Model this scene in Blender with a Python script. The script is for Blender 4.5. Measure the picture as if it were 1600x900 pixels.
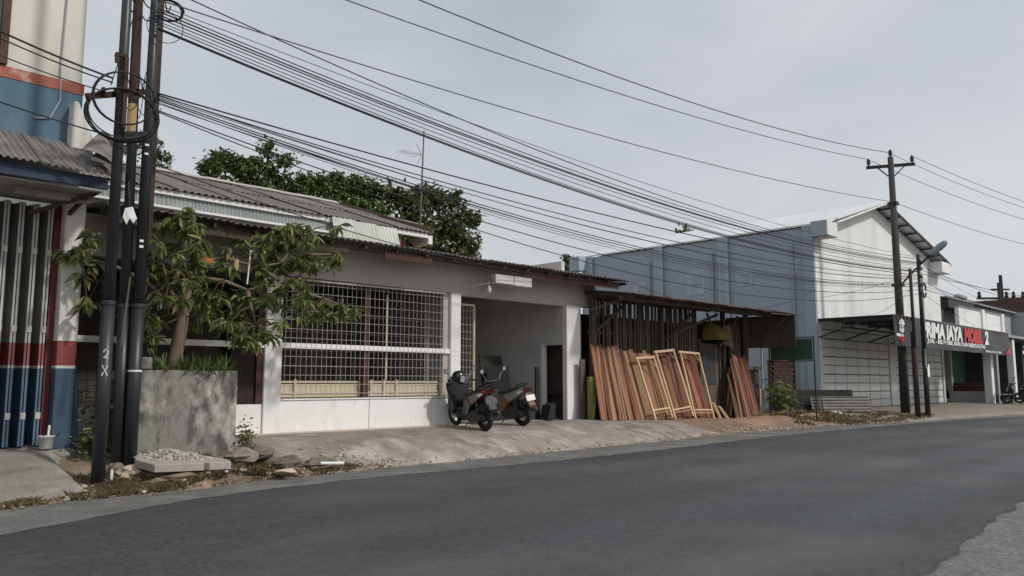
import bpy, bmesh, math, random
from mathutils import Vector, Matrix, noise as mnoise
R = math.radians
rnd = random.Random(11)
for o in list(bpy.data.objects): bpy.data.objects.remove(o)
S = bpy.context.scene
COL = S.collection

# ------------------------------------------------------------------ camera
EYE = 1.4
cd = bpy.data.cameras.new('camera'); cam = bpy.data.objects.new('camera', cd); COL.objects.link(cam)
cam.location = (0, 0, EYE); cam.rotation_euler = (R(90 + 6.83), 0, R(-45))
cd.sensor_width = 36; cd.lens = 36 * 1236 / 1600; cd.clip_start = .05; cd.clip_end = 3000
S.camera = cam

# ------------------------------------------------------------------ sky and sun
SUN_EL, SUN_AZ = 41, 20            # azimuth measured from -Y towards +X
sd = Vector((math.sin(R(SUN_AZ)) * math.cos(R(SUN_EL)), -math.cos(R(SUN_AZ)) * math.cos(R(SUN_EL)), math.sin(R(SUN_EL))))
W = bpy.data.worlds.new('World'); S.world = W; W.use_nodes = True
nt = W.node_tree; nt.nodes.clear(); L = nt.links.new
out = nt.nodes.new('ShaderNodeOutputWorld'); bg = nt.nodes.new('ShaderNodeBackground'); L(bg.outputs[0], out.inputs[0])
sky = nt.nodes.new('ShaderNodeTexSky'); sky.sky_type = 'NISHITA'; sky.sun_disc = False
sky.sun_elevation = R(SUN_EL); sky.sun_rotation = math.atan2(sd.x, sd.y)
sky.air_density = 1.2; sky.dust_density = 3.5; sky.ozone_density = 1.0
tc = nt.nodes.new('ShaderNodeTexCoord')
mp = nt.nodes.new('ShaderNodeMapping'); mp.inputs['Scale'].default_value = (1, 1, 2.2); L(tc.outputs['Generated'], mp.inputs[0])
nz = nt.nodes.new('ShaderNodeTexNoise'); nz.inputs['Scale'].default_value = 2.1; nz.inputs['Detail'].default_value = 5; nz.inputs['Roughness'].default_value = .5; L(mp.outputs[0], nz.inputs[0])
cr = nt.nodes.new('ShaderNodeValToRGB'); cr.color_ramp.elements[0].position = .34; cr.color_ramp.elements[1].position = .72
cr.color_ramp.elements[0].color = (.6, .6, .6, 1); cr.color_ramp.elements[1].color = (1, 1, 1, 1); L(nz.outputs[0], cr.inputs[0])
mx = nt.nodes.new('ShaderNodeMix'); mx.data_type = 'RGBA'; L(cr.outputs[0], mx.inputs[0]); L(sky.outputs[0], mx.inputs[6])
mx.inputs[7].default_value = (6.6, 6.9, 7.15, 1)
sx = nt.nodes.new('ShaderNodeSeparateXYZ'); L(tc.outputs['Generated'], sx.inputs[0])
hz = nt.nodes.new('ShaderNodeMapRange'); hz.inputs[1].default_value = 0; hz.inputs[2].default_value = .42; hz.inputs[3].default_value = .65; hz.inputs[4].default_value = 0; L(sx.outputs[2], hz.inputs[0])
mh = nt.nodes.new('ShaderNodeMix'); mh.data_type = 'RGBA'; L(hz.outputs[0], mh.inputs[0]); L(mx.outputs[2], mh.inputs[6]); mh.inputs[7].default_value = (6.7, 6.95, 7.15, 1)
L(mh.outputs[2], bg.inputs[0]); bg.inputs[1].default_value = .1
sl = bpy.data.lights.new('sun', 'SUN'); so = bpy.data.objects.new('sun', sl); COL.objects.link(so)
sl.energy = 2.1; sl.angle = R(4); sl.color = (1, .965, .915)
so.rotation_euler = (-sd).to_track_quat('-Z', 'Y').to_euler()
so.location = (10, 0, 30)
S.view_settings.view_transform = 'Standard'; S.view_settings.look = 'None'
S.view_settings.exposure = 0; S.view_settings.gamma = 1
S.render.engine = 'CYCLES'

# ------------------------------------------------------------------ materials
def mat(name, col, var=.12, scale=3.0, rough=.8, bump=0., bscale=40., stain=None, samt=.5, sscale=1.2, sthr=.55, stretch=(1, 1, 1),
        rand=0., col2=None, metal=0., spec=.4, trans=0., coat=0., island=None, grain=None):
    m = bpy.data.materials.new(name); m.use_nodes = True
    n = m.node_tree; N = n.nodes.new; K = n.links.new
    b = n.nodes['Principled BSDF']; o = n.nodes['Material Output']
    b.inputs['Roughness'].default_value = rough; b.inputs['Metallic'].default_value = metal
    b.inputs['Specular IOR Level'].default_value = spec; b.inputs['Coat Weight'].default_value = coat
    t = N('ShaderNodeTexCoord'); v = t.outputs['Object']
    oi = N('ShaderNodeObjectInfo')
    if rand or col2:
        sc = N('ShaderNodeMath'); sc.operation = 'MULTIPLY'; sc.inputs[1].default_value = 57.; K(oi.outputs['Random'], sc.inputs[0])
        ad = N('ShaderNodeVectorMath'); ad.operation = 'ADD'; K(v, ad.inputs[0]); K(sc.outputs[0], ad.inputs[1]); v = ad.outputs[0]
    mpn = N('ShaderNodeMapping'); mpn.inputs['Scale'].default_value = stretch; K(v, mpn.inputs[0]); v2 = mpn.outputs[0]
    def noise(vec, s, d=4, r=.6):
        q = N('ShaderNodeTexNoise'); q.inputs['Scale'].default_value = s; q.inputs['Detail'].default_value = d; q.inputs['Roughness'].default_value = r
        K(vec, q.inputs[0]); return q.outputs[0]
    def mixc(fac, a, c, mode='MIX'):
        q = N('ShaderNodeMix'); q.data_type = 'RGBA'; q.blend_type = mode
        if isinstance(fac, (int, float)): q.inputs[0].default_value = fac
        else: K(fac, q.inputs[0])
        for i, x in ((6, a), (7, c)):
            if isinstance(x, tuple): q.inputs[i].default_value = (*x[:3], 1)
            else: K(x, q.inputs[i])
        return q.outputs[2]
    def ramp(f, a, c):
        q = N('ShaderNodeMapRange'); q.inputs[1].default_value = a; q.inputs[2].default_value = c; q.clamp = True; K(f, q.inputs[0]); return q.outputs[0]
    lo = tuple(c * (1 - var) for c in col); hi = tuple(min(1, c * (1 + var)) for c in col)
    c = mixc(ramp(noise(v2, scale), .3, .7), lo, hi)
    if island:
        g = N('ShaderNodeNewGeometry'); rp = N('ShaderNodeValToRGB'); els = rp.color_ramp.elements
        while len(els) < len(island): els.new(.5)
        for i, (p, q) in enumerate(island): els[i].position = p; els[i].color = (*q, 1)
        K(g.outputs['Random Per Island'], rp.inputs[0]); c = mixc(.85, c, rp.outputs[0])
    if col2:
        c = mixc(oi.outputs['Random'], c, col2) if not isinstance(col2, list) else c
        if isinstance(col2, list):
            rp = N('ShaderNodeValToRGB'); els = rp.color_ramp.elements; rp.color_ramp.interpolation = 'CONSTANT'
            while len(els) < len(col2): els.new(.5)
            for i, q in enumerate(col2): els[i].position = i / len(col2); els[i].color = (*q, 1)
            K(oi.outputs['Random'], rp.inputs[0])
            c = mixc(ramp(noise(v2, scale), .3, .7), mixc(1., rp.outputs[0], (1 - var,) * 3, 'MULTIPLY'), mixc(1., rp.outputs[0], (1 + var,) * 3, 'MULTIPLY'))
    if rand:
        mr = N('ShaderNodeMapRange'); mr.inputs[3].default_value = 1 - rand; mr.inputs[4].default_value = 1 + rand
        wn = N('ShaderNodeMath'); wn.operation = 'FRACT'; K(sc.outputs[0], wn.inputs[0]); K(wn.outputs[0], mr.inputs[0])
        cb = N('ShaderNodeCombineXYZ'); [K(mr.outputs[0], cb.inputs[i]) for i in range(3)]
        c = mixc(1., c, cb.outputs[0], 'MULTIPLY')
    if grain:
        c = mixc(ramp(noise(v, grain[0], 2, .7), .35, .65), mixc(1., c, (1 - grain[1],) * 3, 'MULTIPLY'), c)
    if stain is not None:
        sts = stain if isinstance(stain, list) else [(stain, samt, sscale, sthr)]
        for (sc_, am, ss, th) in sts:
            f = ramp(noise(v2, ss, 6, .62), th, th + .14)
            fm = N('ShaderNodeMath'); fm.operation = 'MULTIPLY'; fm.inputs[1].default_value = am; K(f, fm.inputs[0])
            c = mixc(fm.outputs[0], c, sc_)
    K(c, b.inputs['Base Color'])
    if bump:
        bm = N('ShaderNodeBump'); bm.inputs['Strength'].default_value = bump; bm.inputs['Distance'].default_value = .02
        K(noise(v2, bscale, 5, .65), bm.inputs['Height']); K(bm.outputs[0], b.inputs['Normal'])
    if trans:
        tr = N('ShaderNodeBsdfTranslucent'); K(mixc(1., c, (1.3, 1.5, .8), 'MULTIPLY'), tr.inputs[0])
        ms = N('ShaderNodeMixShader'); ms.inputs[0].default_value = trans; K(b.outputs[0], ms.inputs[1]); K(tr.outputs[0], ms.inputs[2]); K(ms.outputs[0], o.inputs[0])
    return m

def banded(name, bands, rough=.6, var=.1, rand=0, metal=0.):
    """paint in horizontal bands: bands = [(z_from, colour)...] in world height"""
    m = mat(name, (.5, .5, .5), rough=rough, metal=metal)
    n = m.node_tree; N = n.nodes.new; K = n.links.new; b = n.nodes['Principled BSDF']
    g = N('ShaderNodeNewGeometry'); s = N('ShaderNodeSeparateXYZ'); K(g.outputs['Position'], s.inputs[0])
    d = N('ShaderNodeMath'); d.operation = 'DIVIDE'; d.inputs[1].default_value = 10; K(s.outputs[2], d.inputs[0])
    r = N('ShaderNodeValToRGB'); r.color_ramp.interpolation = 'CONSTANT'; e = r.color_ramp.elements
    while len(e) < len(bands): e.new(.5)
    for i, (z, c) in enumerate(bands): e[i].position = max(0, z / 10); e[i].color = (*c, 1)
    K(d.outputs[0], r.inputs[0])
    q = N('ShaderNodeTexNoise'); q.inputs['Scale'].default_value = 2.5; q.inputs['Detail'].default_value = 6; K(g.outputs['Position'], q.inputs[0])
    mr = N('ShaderNodeMapRange'); mr.inputs[1].default_value = .3; mr.inputs[2].default_value = .7; mr.inputs[3].default_value = 1 - var * 2; mr.inputs[4].default_value = 1 + var * .5; K(q.outputs[0], mr.inputs[0])
    cb = N('ShaderNodeCombineXYZ'); [K(mr.outputs[0], cb.inputs[i]) for i in range(3)]
    x = N('ShaderNodeMix'); x.data_type = 'RGBA'; x.blend_type = 'MULTIPLY'; x.inputs[0].default_value = 1
    K(r.outputs[0], x.inputs[6]); K(cb.outputs[0], x.inputs[7]); K(x.outputs[2], b.inputs['Base Color'])
    return m

M = {}
M['asphalt'] = mat('asphalt', (.060, .064, .068), var=.16, scale=9, rough=.68, bump=.35, bscale=45, grain=(22, .5), spec=.35, stain=[((.092, .094, .096), .6, .28, .46), ((.036, .038, .041), .5, .5, .54), ((.10, .10, .098), .4, 1.4, .6)], stretch=(.6, .9, 1))
def tracks(m):
    n = m.node_tree; N = n.nodes.new; K = n.links.new; b = n.nodes['Principled BSDF']
    src = b.inputs['Base Color'].links[0].from_socket
    u = N('ShaderNodeUVMap'); u.uv_map = 'lane'; sp = N('ShaderNodeSeparateXYZ'); K(u.outputs[0], sp.inputs[0])
    tx = N('ShaderNodeTexCoord'); q = N('ShaderNodeTexNoise'); q.inputs['Scale'].default_value = .55; q.inputs['Detail'].default_value = 4; K(tx.outputs['Object'], q.inputs[0])
    ad = N('ShaderNodeMath'); ad.operation = 'MULTIPLY_ADD'; ad.inputs[1].default_value = .10; K(q.outputs[0], ad.inputs[0]); K(sp.outputs[1], ad.inputs[2])
    r = N('ShaderNodeValToRGB'); e = r.color_ramp.elements; r.color_ramp.interpolation = 'B_SPLINE'
    st = [(.0, .95), (.10, .80), (.2, 1.22), (.30, .86), (.42, 1.2), (.52, .78), (.64, 1.18), (.75, .86), (.88, 1.16), (1, .82)]
    while len(e) < len(st): e.new(.5)
    for i, (p, v) in enumerate(st): e[i].position = p; e[i].color = (v * .8,) * 3 + (1,)
    K(ad.outputs[0], r.inputs[0])
    x = N('ShaderNodeMix'); x.data_type = 'RGBA'; x.blend_type = 'MULTIPLY'; x.inputs[0].default_value = 1; K(src, x.inputs[6]); K(r.outputs[0], x.inputs[7])
    y = N('ShaderNodeMix'); y.data_type = 'RGBA'; y.blend_type = 'MULTIPLY'; y.inputs[0].default_value = 1; K(x.outputs[2], y.inputs[6]); y.inputs[7].default_value = (1.25, 1.25, 1.25, 1)
    K(y.outputs[2], b.inputs['Base Color'])
    mr = N('ShaderNodeMapRange'); mr.inputs[1].default_value = .62; mr.inputs[2].default_value = .98; mr.inputs[3].default_value = .78; mr.inputs[4].default_value = .54; K(r.outputs[0], mr.inputs[0]); K(mr.outputs[0], b.inputs['Roughness'])
M['asphalt'].node_tree.nodes['Principled BSDF'].inputs['Specular IOR Level'].default_value = .5
tracks(M['asphalt'])
M['seam'] = mat('dark_edge_crack', (.03, .028, .026), var=.3, scale=8, rough=.95)
M['shoulder'] = mat('worn_shoulder_asphalt', (.17, .168, .16), var=.2, scale=2.5, rough=.9, bump=.4, bscale=45, grain=(20, .3), stain=[((.10, .09, .08), .7, .8, .52), ((.27, .25, .22), .6, 1.3, .55), ((.07, .062, .055), .7, 2.6, .6)])
M['near_conc'] = mat('coarse_roadside_concrete', (.20, .195, .185), var=.2, scale=5, rough=.9, bump=.6, bscale=30, grain=(24, .45), stain=[((.11, .105, .098), .7, 1.6, .52), ((.30, .29, .27), .5, 3, .57)])
M['forecourt'] = mat('stained_forecourt_concrete', (.30, .265, .235), var=.22, scale=2.2, rough=.9, bump=.35, bscale=25, grain=(30, .18), stretch=(1, .75, 1),
                     stain=[((.15, .118, .098), .8, .9, .5), ((.47, .43, .395), .8, 1.3, .53), ((.07, .052, .043), .85, 2.2, .57), ((.42, .38, .345), .6, 3.4, .58)])
M['apron'] = mat('worn_shop_apron_concrete', (.27, .255, .225), var=.15, scale=1.6, rough=.92, bump=.35, bscale=25, grain=(30, .2), stain=[((.12, .105, .09), .8, .9, .5), ((.42, .40, .36), .7, 1.4, .55), ((.07, .06, .05), .7, 2.4, .58)])
M['paving'] = mat('brown_dusty_paving', (.26, .225, .19), var=.15, scale=1.2, rough=.92, grain=(20, .15), stain=[((.15, .125, .105), .5, .8, .52)])
M['dirt'] = mat('dry_earth', (.27, .20, .145), var=.22, scale=1.6, rough=.95, bump=.7, bscale=18, grain=(22, .35), stain=[((.14, .11, .08), .6, 1.1, .52), ((.38, .27, .18), .5, .8, .56)])
M['mound'] = mat('orange_soil', (.27, .19, .135), var=.25, scale=3, rough=.95, bump=.6, bscale=20, grain=(30, .3), stain=[((.38, .235, .14), .7, .45, .5), ((.16, .12, .09), .6, 1.6, .54)])
M['tile'] = mat('cream_porch_tile', (.50, .41, .33), var=.08, scale=2, rough=.5, rand=.08, stain=(.3, .23, .18), samt=.5, sscale=2)
M['white'] = mat('white_wall_paint', (.78, .77, .76), var=.04, scale=1.3, rough=.75, bump=.08, bscale=20, stain=[((.58, .55, .50), .5, 1.4, .55), ((.42, .38, .33), .45, 4.5, .63)], stretch=(1.3, 1.3, .6))
M['white_clean'] = mat('white_gloss_paint', (.80, .79, .78), var=.03, scale=2, rough=.55, stain=[((.6, .57, .53), .3, 2.2, .6)])
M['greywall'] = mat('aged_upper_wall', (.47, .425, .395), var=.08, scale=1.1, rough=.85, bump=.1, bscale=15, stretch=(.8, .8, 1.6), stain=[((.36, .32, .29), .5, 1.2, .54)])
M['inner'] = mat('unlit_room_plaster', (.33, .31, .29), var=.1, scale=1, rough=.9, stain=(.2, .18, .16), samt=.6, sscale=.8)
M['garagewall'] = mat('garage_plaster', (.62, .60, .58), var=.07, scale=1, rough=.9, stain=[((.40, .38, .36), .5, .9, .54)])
M['darkroom'] = mat('shaded_brown_interior', (.09, .07, .06), var=.3, scale=1.5, rough=.9)  # dark colour stands for the lack of light inside the rooms
M['asbestos'] = mat('weathered_asbestos', (.20, .185, .172), var=.2, scale=1.2, rough=.95, bump=.15, bscale=30, rand=.14, stretch=(2.5, .7, 1), stain=[((.12, .11, .10), .6, 2.0, .5), ((.36, .34, .32), .5, 1.4, .58)])
M['ridge'] = mat('pale_ridge_cap', (.42, .39, .36), var=.18, scale=3, rough=.95, rand=.1, stain=(.25, .22, .2), samt=.5, sscale=3)
M['rustsheet'] = mat('rusty_iron_sheet', (.17, .10, .075), var=.3, scale=2, rough=.9, rand=.3, stretch=(2, .6, 1), stain=[((.30, .23, .20), .7, 1.2, .5), ((.07, .045, .035), .7, 2.2, .55)])
M['polyc'] = mat('grey_green_fibre_sheet', (.34, .375, .37), var=.1, scale=2, rough=.5, rand=.12, stain=[((.22, .245, .245), .6, 2, .5)], stretch=(1, 1, .4))
M['zinc'] = mat('pale_zinc_sheet', (.58, .59, .54), var=.1, scale=2, rough=.5, rand=.08, stain=(.38, .38, .33), samt=.5, sscale=2)
M['wire'] = mat('galvanised_grille_wire', (.48, .46, .42), var=.1, rough=.55, metal=.1)
M['cream'] = mat('cream_gate_paint', (.52, .46, .33), var=.06, rough=.55, stain=(.5, .42, .28), samt=.4, sscale=4)
M['brownwood'] = mat('red_brown_painted_timber', (.075, .035, .028), var=.25, scale=5, rough=.7, stretch=(4, 4, .6))
M['oldwood'] = mat('weathered_grey_timber', (.095, .076, .06), var=.35, scale=3, rough=.92, rand=.35, stretch=(5, 5, .5), bump=.3, bscale=20)
M['oldpanel'] = mat('dark_boarding', (.085, .065, .052), var=.3, scale=2, rough=.9, rand=.25, stretch=(6, 6, .5))
M['plank'] = mat('sawn_red_timber', (.36, .17, .10), var=.2, scale=2.6, rough=.75, stretch=(9, 9, .55), rand=.16, bump=.12, bscale=30,
                 col2=[(.22, .082, .046), (.29, .14, .08), (.14, .055, .034), (.33, .185, .11), (.185, .065, .038), (.25, .105, .06), (.10, .045, .031)])
M['tan'] = mat('sawn_tan_timber', (.45, .28, .15), var=.2, scale=2.6, rough=.75, stretch=(9, 9, .55), rand=.15, bump=.12, bscale=30,
               col2=[(.27, .155, .085), (.34, .21, .12), (.20, .11, .062), (.31, .18, .10)])
M['pine'] = mat('pale_planed_timber', (.58, .42, .26), var=.12, scale=3, rough=.6, stretch=(8, 8, .6), rand=.06)
M['bluewall'] = mat('slate_blue_paint', (.335, .395, .465), var=.05, scale=.6, rough=.8, stain=[((.375, .44, .515), .5, .5, .52), ((.30, .35, .415), .4, .9, .56)], stretch=(1, 1, .6))
M['bluelight'] = mat('pale_grey_blue_render', (.40, .46, .53), var=.12, scale=2, rough=.8)
M['gablewhite'] = mat('streaked_white_render', (.75, .755, .745), var=.06, scale=.6, rough=.8, stretch=(.8, .8, .22), stain=[((.50, .51, .50), .5, .8, .5), ((.40, .41, .40), .35, 2.2, .56)])
M['doorpanel'] = mat('white_steel_door', (.70, .71, .70), var=.04, scale=2, rough=.45, rand=.035, stain=(.5, .5, .48), samt=.4, sscale=1.5)
M['doorgap'] = mat('door_joint_shade_paint', (.10, .10, .10), var=.1, rough=.8)
M['steel_black'] = mat('black_steel', (.02, .02, .022), var=.2, rough=.5)
M['roofwhite'] = mat('white_metal_roof', (.72, .73, .73), var=.04, rough=.4, rand=.03)
M['pipe'] = mat('grey_pvc_pipe', (.33, .36, .40), var=.05, rough=.5)
M['concpole'] = mat('dark_concrete_pole', (.052, .048, .045), var=.2, scale=2, rough=.9, bump=.2, bscale=30, stain=[((.10, .094, .088), .5, 1.2, .55)], stretch=(1, 1, .4))
M['blackpole'] = mat('black_painted_steel', (.022, .025, .03), var=.25, scale=3, rough=.42, spec=.5, stretch=(2, 2, .4), stain=[((.06, .06, .06), .6, 3, .55)])
M['rustpole'] = mat('rusty_brown_pole', (.05, .032, .026), var=.3, scale=3, rough=.85, stretch=(2, 2, .5), stain=[((.03, .026, .025), .7, 2, .5)])
M['rust'] = mat('rusted_steel', (.062, .030, .022), var=.3, scale=9, rough=.9)
M['tape'] = mat('ochre_tape', (.42, .30, .14), var=.15, rough=.7)
M['cable'] = mat('black_cable_sheath', (.018, .019, .021), var=.1, rough=.6)
M['cablegrey'] = mat('grey_aluminium_line', (.10, .105, .11), var=.1, rough=.5)
M['insul'] = mat('brown_porcelain', (.05, .032, .026), var=.1, rough=.3)
M['planter'] = mat('mouldy_cement_render', (.26, .245, .225), var=.3, scale=2.4, rough=.95, bump=.4, bscale=16, grain=(22, .2), stain=[((.085, .078, .072), .95, 2.2, .46), ((.47, .45, .41), .95, 1.9, .52), ((.04, .037, .034), .85, 5.5, .56), ((.15, .115, .09), .6, 3.4, .55)], stretch=(1, 1, .55))
M['slab'] = mat('pale_concrete_lid', (.36, .33, .29), var=.12, scale=3, rough=.9, bump=.3, bscale=25, stain=(.26, .23, .2), samt=.5, sscale=3)
M['gravel'] = mat('pale_gravel', (.46, .43, .39), var=.25, rough=.9, island=[(0, (.20, .18, .155)), (.5, (.36, .33, .29)), (1, (.52, .49, .44))])
M['rock'] = mat('cream_stone', (.50, .42, .32), var=.18, scale=4, rough=.9, bump=.4, bscale=12)
M['rockgrey'] = mat('grey_rubble', (.17, .145, .12), var=.25, scale=4, rough=.95, bump=.5, bscale=12, rand=.25)
M['rubber'] = mat('tyre_rubber', (.018, .018, .018), var=.2, rough=.85)
M['rim'] = mat('grey_alloy', (.38, .38, .39), var=.1, rough=.35, metal=.7)
M['blackplastic'] = mat('matt_black_plastic', (.022, .022, .024), var=.2, rough=.55)
M['engine'] = mat('dirty_engine_casing', (.05, .048, .046), var=.3, scale=12, rough=.6, metal=.2)
M['blackpaint'] = mat('black_gloss_paint', (.016, .016, .018), var=.1, rough=.2, coat=.5)
M['maroon'] = mat('dark_red_paint', (.07, .012, .016), var=.1, rough=.25, coat=.5)
M['greypaint'] = mat('silver_grey_paint', (.20, .195, .19), var=.06, rough=.28, coat=.5, metal=.2)
M['copper'] = mat('copper_brown_paint', (.15, .062, .035), var=.1, rough=.35, coat=.3)
M['redlens'] = mat('red_lens', (.075, .010, .013), var=.1, rough=.2)
M['clear'] = mat('clear_lens', (.65, .65, .66), var=.05, rough=.15)
M['chrome'] = mat('chrome', (.6, .6, .62), var=.03, rough=.15, metal=1)
M['platew'] = mat('white_plate', (.75, .75, .74), var=.03, rough=.5)
M['plateb'] = mat('dark_number_plate', (.025, .03, .045), var=.05, rough=.4)
M['ink'] = mat('white_ink', (.75, .75, .75), var=.02, rough=.6)
M['inkblack'] = mat('black_ink', (.02, .02, .02), var=.02, rough=.6)
M['cloth'] = mat('black_jacket_cloth', (.022, .023, .026), var=.35, scale=7, rough=.9, bump=.5, bscale=14)
M['visor'] = mat('smoked_visor', (.30, .31, .32), var=.05, rough=.1, coat=.6)
M['bark'] = mat('pale_brown_bark', (.17, .13, .098), var=.25, scale=5, rough=.95, bump=.5, bscale=18, stretch=(1, 1, .5))
M['barkdark'] = mat('dark_bark', (.09, .072, .055), var=.3, scale=4, rough=.95)
LG = [(0, (.09, .115, .05)), (.35, (.145, .17, .068)), (.7, (.21, .23, .095)), (.93, (.29, .295, .13)), (1, (.38, .27, .10))]
M['leaf'] = mat('broad_green_leaf', (.065, .10, .028), var=.25, scale=6, rough=.42, trans=.3, island=LG)
M['leafobj'] = mat('single_green_leaf', (.08, .12, .035), var=.25, scale=6, rough=.42, trans=.3, col2=[(.09, .118, .045), (.12, .15, .055), (.15, .18, .068), (.21, .235, .09), (.125, .152, .056), (.26, .275, .11), (.10, .13, .048), (.17, .20, .074), (.09, .12, .042), (.34, .26, .10)])
M['leaf_orange'] = mat('dead_orange_leaf', (.42, .14, .03), var=.1, rough=.6, trans=.2)
M['leaf_dark'] = mat('dark_tree_foliage', (.035, .055, .02), var=.3, scale=1, rough=.6, trans=.15, island=[(0, (0.032, 0.049, 0.022)), (.45, (0.072, 0.104, 0.038)), (.8, (0.138, 0.181, 0.058)), (1, (0.261, 0.304, 0.087))])
M['leaf_mid'] = mat('mid_tree_foliage', (.045, .08, .022), var=.3, scale=1, rough=.6, trans=.2, island=[(0, (0.043, 0.074, 0.027)), (.5, (0.088, 0.142, 0.043)), (.9, (0.142, 0.209, 0.062)), (1, (0.203, 0.257, 0.081))])
M['leaf_dry'] = mat('teak_foliage_with_dry_leaves', (.06, .075, .03), var=.3, scale=1, rough=.65, trans=.15, island=[(0, (0.045, 0.067, 0.028)), (.45, (0.084, 0.119, 0.042)), (.75, (0.133, 0.161, 0.063)), (.88, (0.210, 0.161, 0.084)), (1, (0.336, 0.231, 0.119))])
M['frond'] = mat('spiky_frond_green', (.10, .15, .05), var=.25, rough=.5, trans=.2, island=[(0, (.05, .085, .025)), (.6, (.11, .16, .05)), (.9, (.18, .23, .08)), (1, (.34, .26, .10))])
M['grass'] = mat('dry_verge_grass', (.16, .14, .06), var=.3, rough=.8, trans=.15, island=[(0, (.035, .05, .018)), (.2, (.065, .068, .028)), (.5, (.11, .075, .042)), (.8, (.16, .10, .06)), (1, (.27, .19, .11))])
M['litter'] = mat('fallen_dry_leaves', (.24, .15, .08), var=.3, rough=.85, island=[(0, (.12, .08, .05)), (.5, (.26, .16, .085)), (.9, (.40, .29, .17)), (1, (.62, .58, .52))])
M['shop_white'] = mat('grimy_cream_render', (.66, .64, .58), var=.08, scale=1.2, rough=.85, stain=[((.40, .38, .33), .5, 1.0, .55)], stretch=(1, 1, .5), bump=.12, bscale=10)
M['shop_blue'] = mat('faded_teal_blue_paint', (.085, .15, .21), var=.2, scale=1.4, rough=.8, stain=[((.15, .21, .26), .6, 1.3, .52), ((.05, .085, .12), .5, 2, .56)], stretch=(1.2, 1.2, .5))
M['shop_red'] = mat('flaking_orange_red_band', (.34, .12, .08), var=.15, scale=2, rough=.85, stain=[((.62, .55, .48), .8, 2.6, .55)])
M['soffit'] = mat('stained_soffit_board', (.34, .32, .29), var=.12, scale=1.3, rough=.9, stain=[((.16, .145, .13), .6, 1.2, .5)])
M['navy'] = mat('dark_navy_fascia', (.028, .045, .075), var=.2, rough=.75)
M['shop_pillar'] = banded('pillar_paint_bands', [(0, (.05, .085, .135)), (1.60, (.62, .60, .58)), (1.635, (.24, .045, .048)), (1.96, (.70, .68, .64))], var=.12)
M['door_leaf'] = banded('folding_door_paint_bands', [(0, (.035, .065, .11)), (1.60, (.5, .49, .47)), (1.63, (.17, .035, .04)), (1.95, (.21, .205, .195))], var=.2)
M['door_edge'] = banded('folding_door_edge_paint', [(0, (.12, .18, .25)), (1.60, (.5, .49, .47)), (1.63, (.30, .12, .11)), (1.95, (.52, .51, .49))], var=.15)
M['door_post'] = mat('maroon_door_post', (.12, .025, .03), var=.2, rough=.6)
M['windowglass'] = mat('dusty_window_glass', (.06, .062, .062), var=.1, rough=.15)
M['bucket'] = mat('grey_white_plastic_bucket', (.46, .46, .44), var=.12, scale=6, rough=.6, stain=(.28, .26, .23), samt=.5, sscale=8)
M['whitepaper'] = mat('white_paper', (.75, .75, .74), var=.05, rough=.8)
M['tankred'] = mat('red_plastic_tank', (.48, .03, .03), var=.1, rough=.5)
M['olive'] = mat('olive_green_wall', (.26, .26, .14), var=.1, rough=.9, stain=(.15, .14, .08), samt=.5, sscale=1.5)
M['limegreen'] = mat('lime_green_drum', (.20, .22, .06), var=.1, scale=3, rough=.6, stain=(.12, .14, .03), samt=.6, sscale=3)
M['yellowhood'] = mat('faded_yellow_canvas', (.15, .12, .03), var=.2, scale=4, rough=.85, stain=(.10, .085, .03), samt=.6, sscale=3)
M['signgreen'] = mat('dull_green_signboard', (.035, .085, .05), var=.12, scale=1.5, rough=.7)
M['brick'] = mat('dull_red_brick', (.075, .045, .034), var=.25, scale=6, rough=.95, rand=.3)
M['mortar'] = mat('grey_mortar', (.16, .14, .125), var=.15, rough=.95)
M['bannerblack'] = mat('black_vinyl_banner', (.030, .032, .034), var=.15, scale=1.5, rough=.42)
M['bannerred'] = mat('red_vinyl_print', (.50, .025, .03), var=.08, rough=.45)
M['bannerwhite'] = mat('white_vinyl_print', (.78, .78, .77), var=.03, rough=.45)
M['bannerdull'] = mat('dark_red_vinyl_print', (.13, .02, .022), var=.1, rough=.45)
M['bannergold'] = mat('gold_vinyl_print', (.45, .33, .14), var=.1, rough=.5)
M['greyclad'] = mat('mid_grey_cladding', (.30, .32, .34), var=.05, scale=1, rough=.7)
M['greyclad2'] = mat('pale_grey_cladding', (.36, .39, .41), var=.05, scale=1, rough=.7)
M['greyblock'] = mat('grey_painted_block', (.30, .31, .32), var=.08, rough=.8)
M['greenwall'] = mat('green_painted_wall', (.05, .11, .07), var=.1, rough=.8)
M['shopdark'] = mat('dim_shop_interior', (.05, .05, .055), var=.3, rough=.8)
M['redcounter'] = mat('dark_red_counter', (.075, .026, .02), var=.2, rough=.7)
M['lampgrey'] = mat('blue_grey_lamp_housing', (.26, .31, .36), var=.08, rough=.4)
M['lens'] = mat('frosted_lamp_lens', (.6, .62, .62), var=.04, rough=.3)

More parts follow.
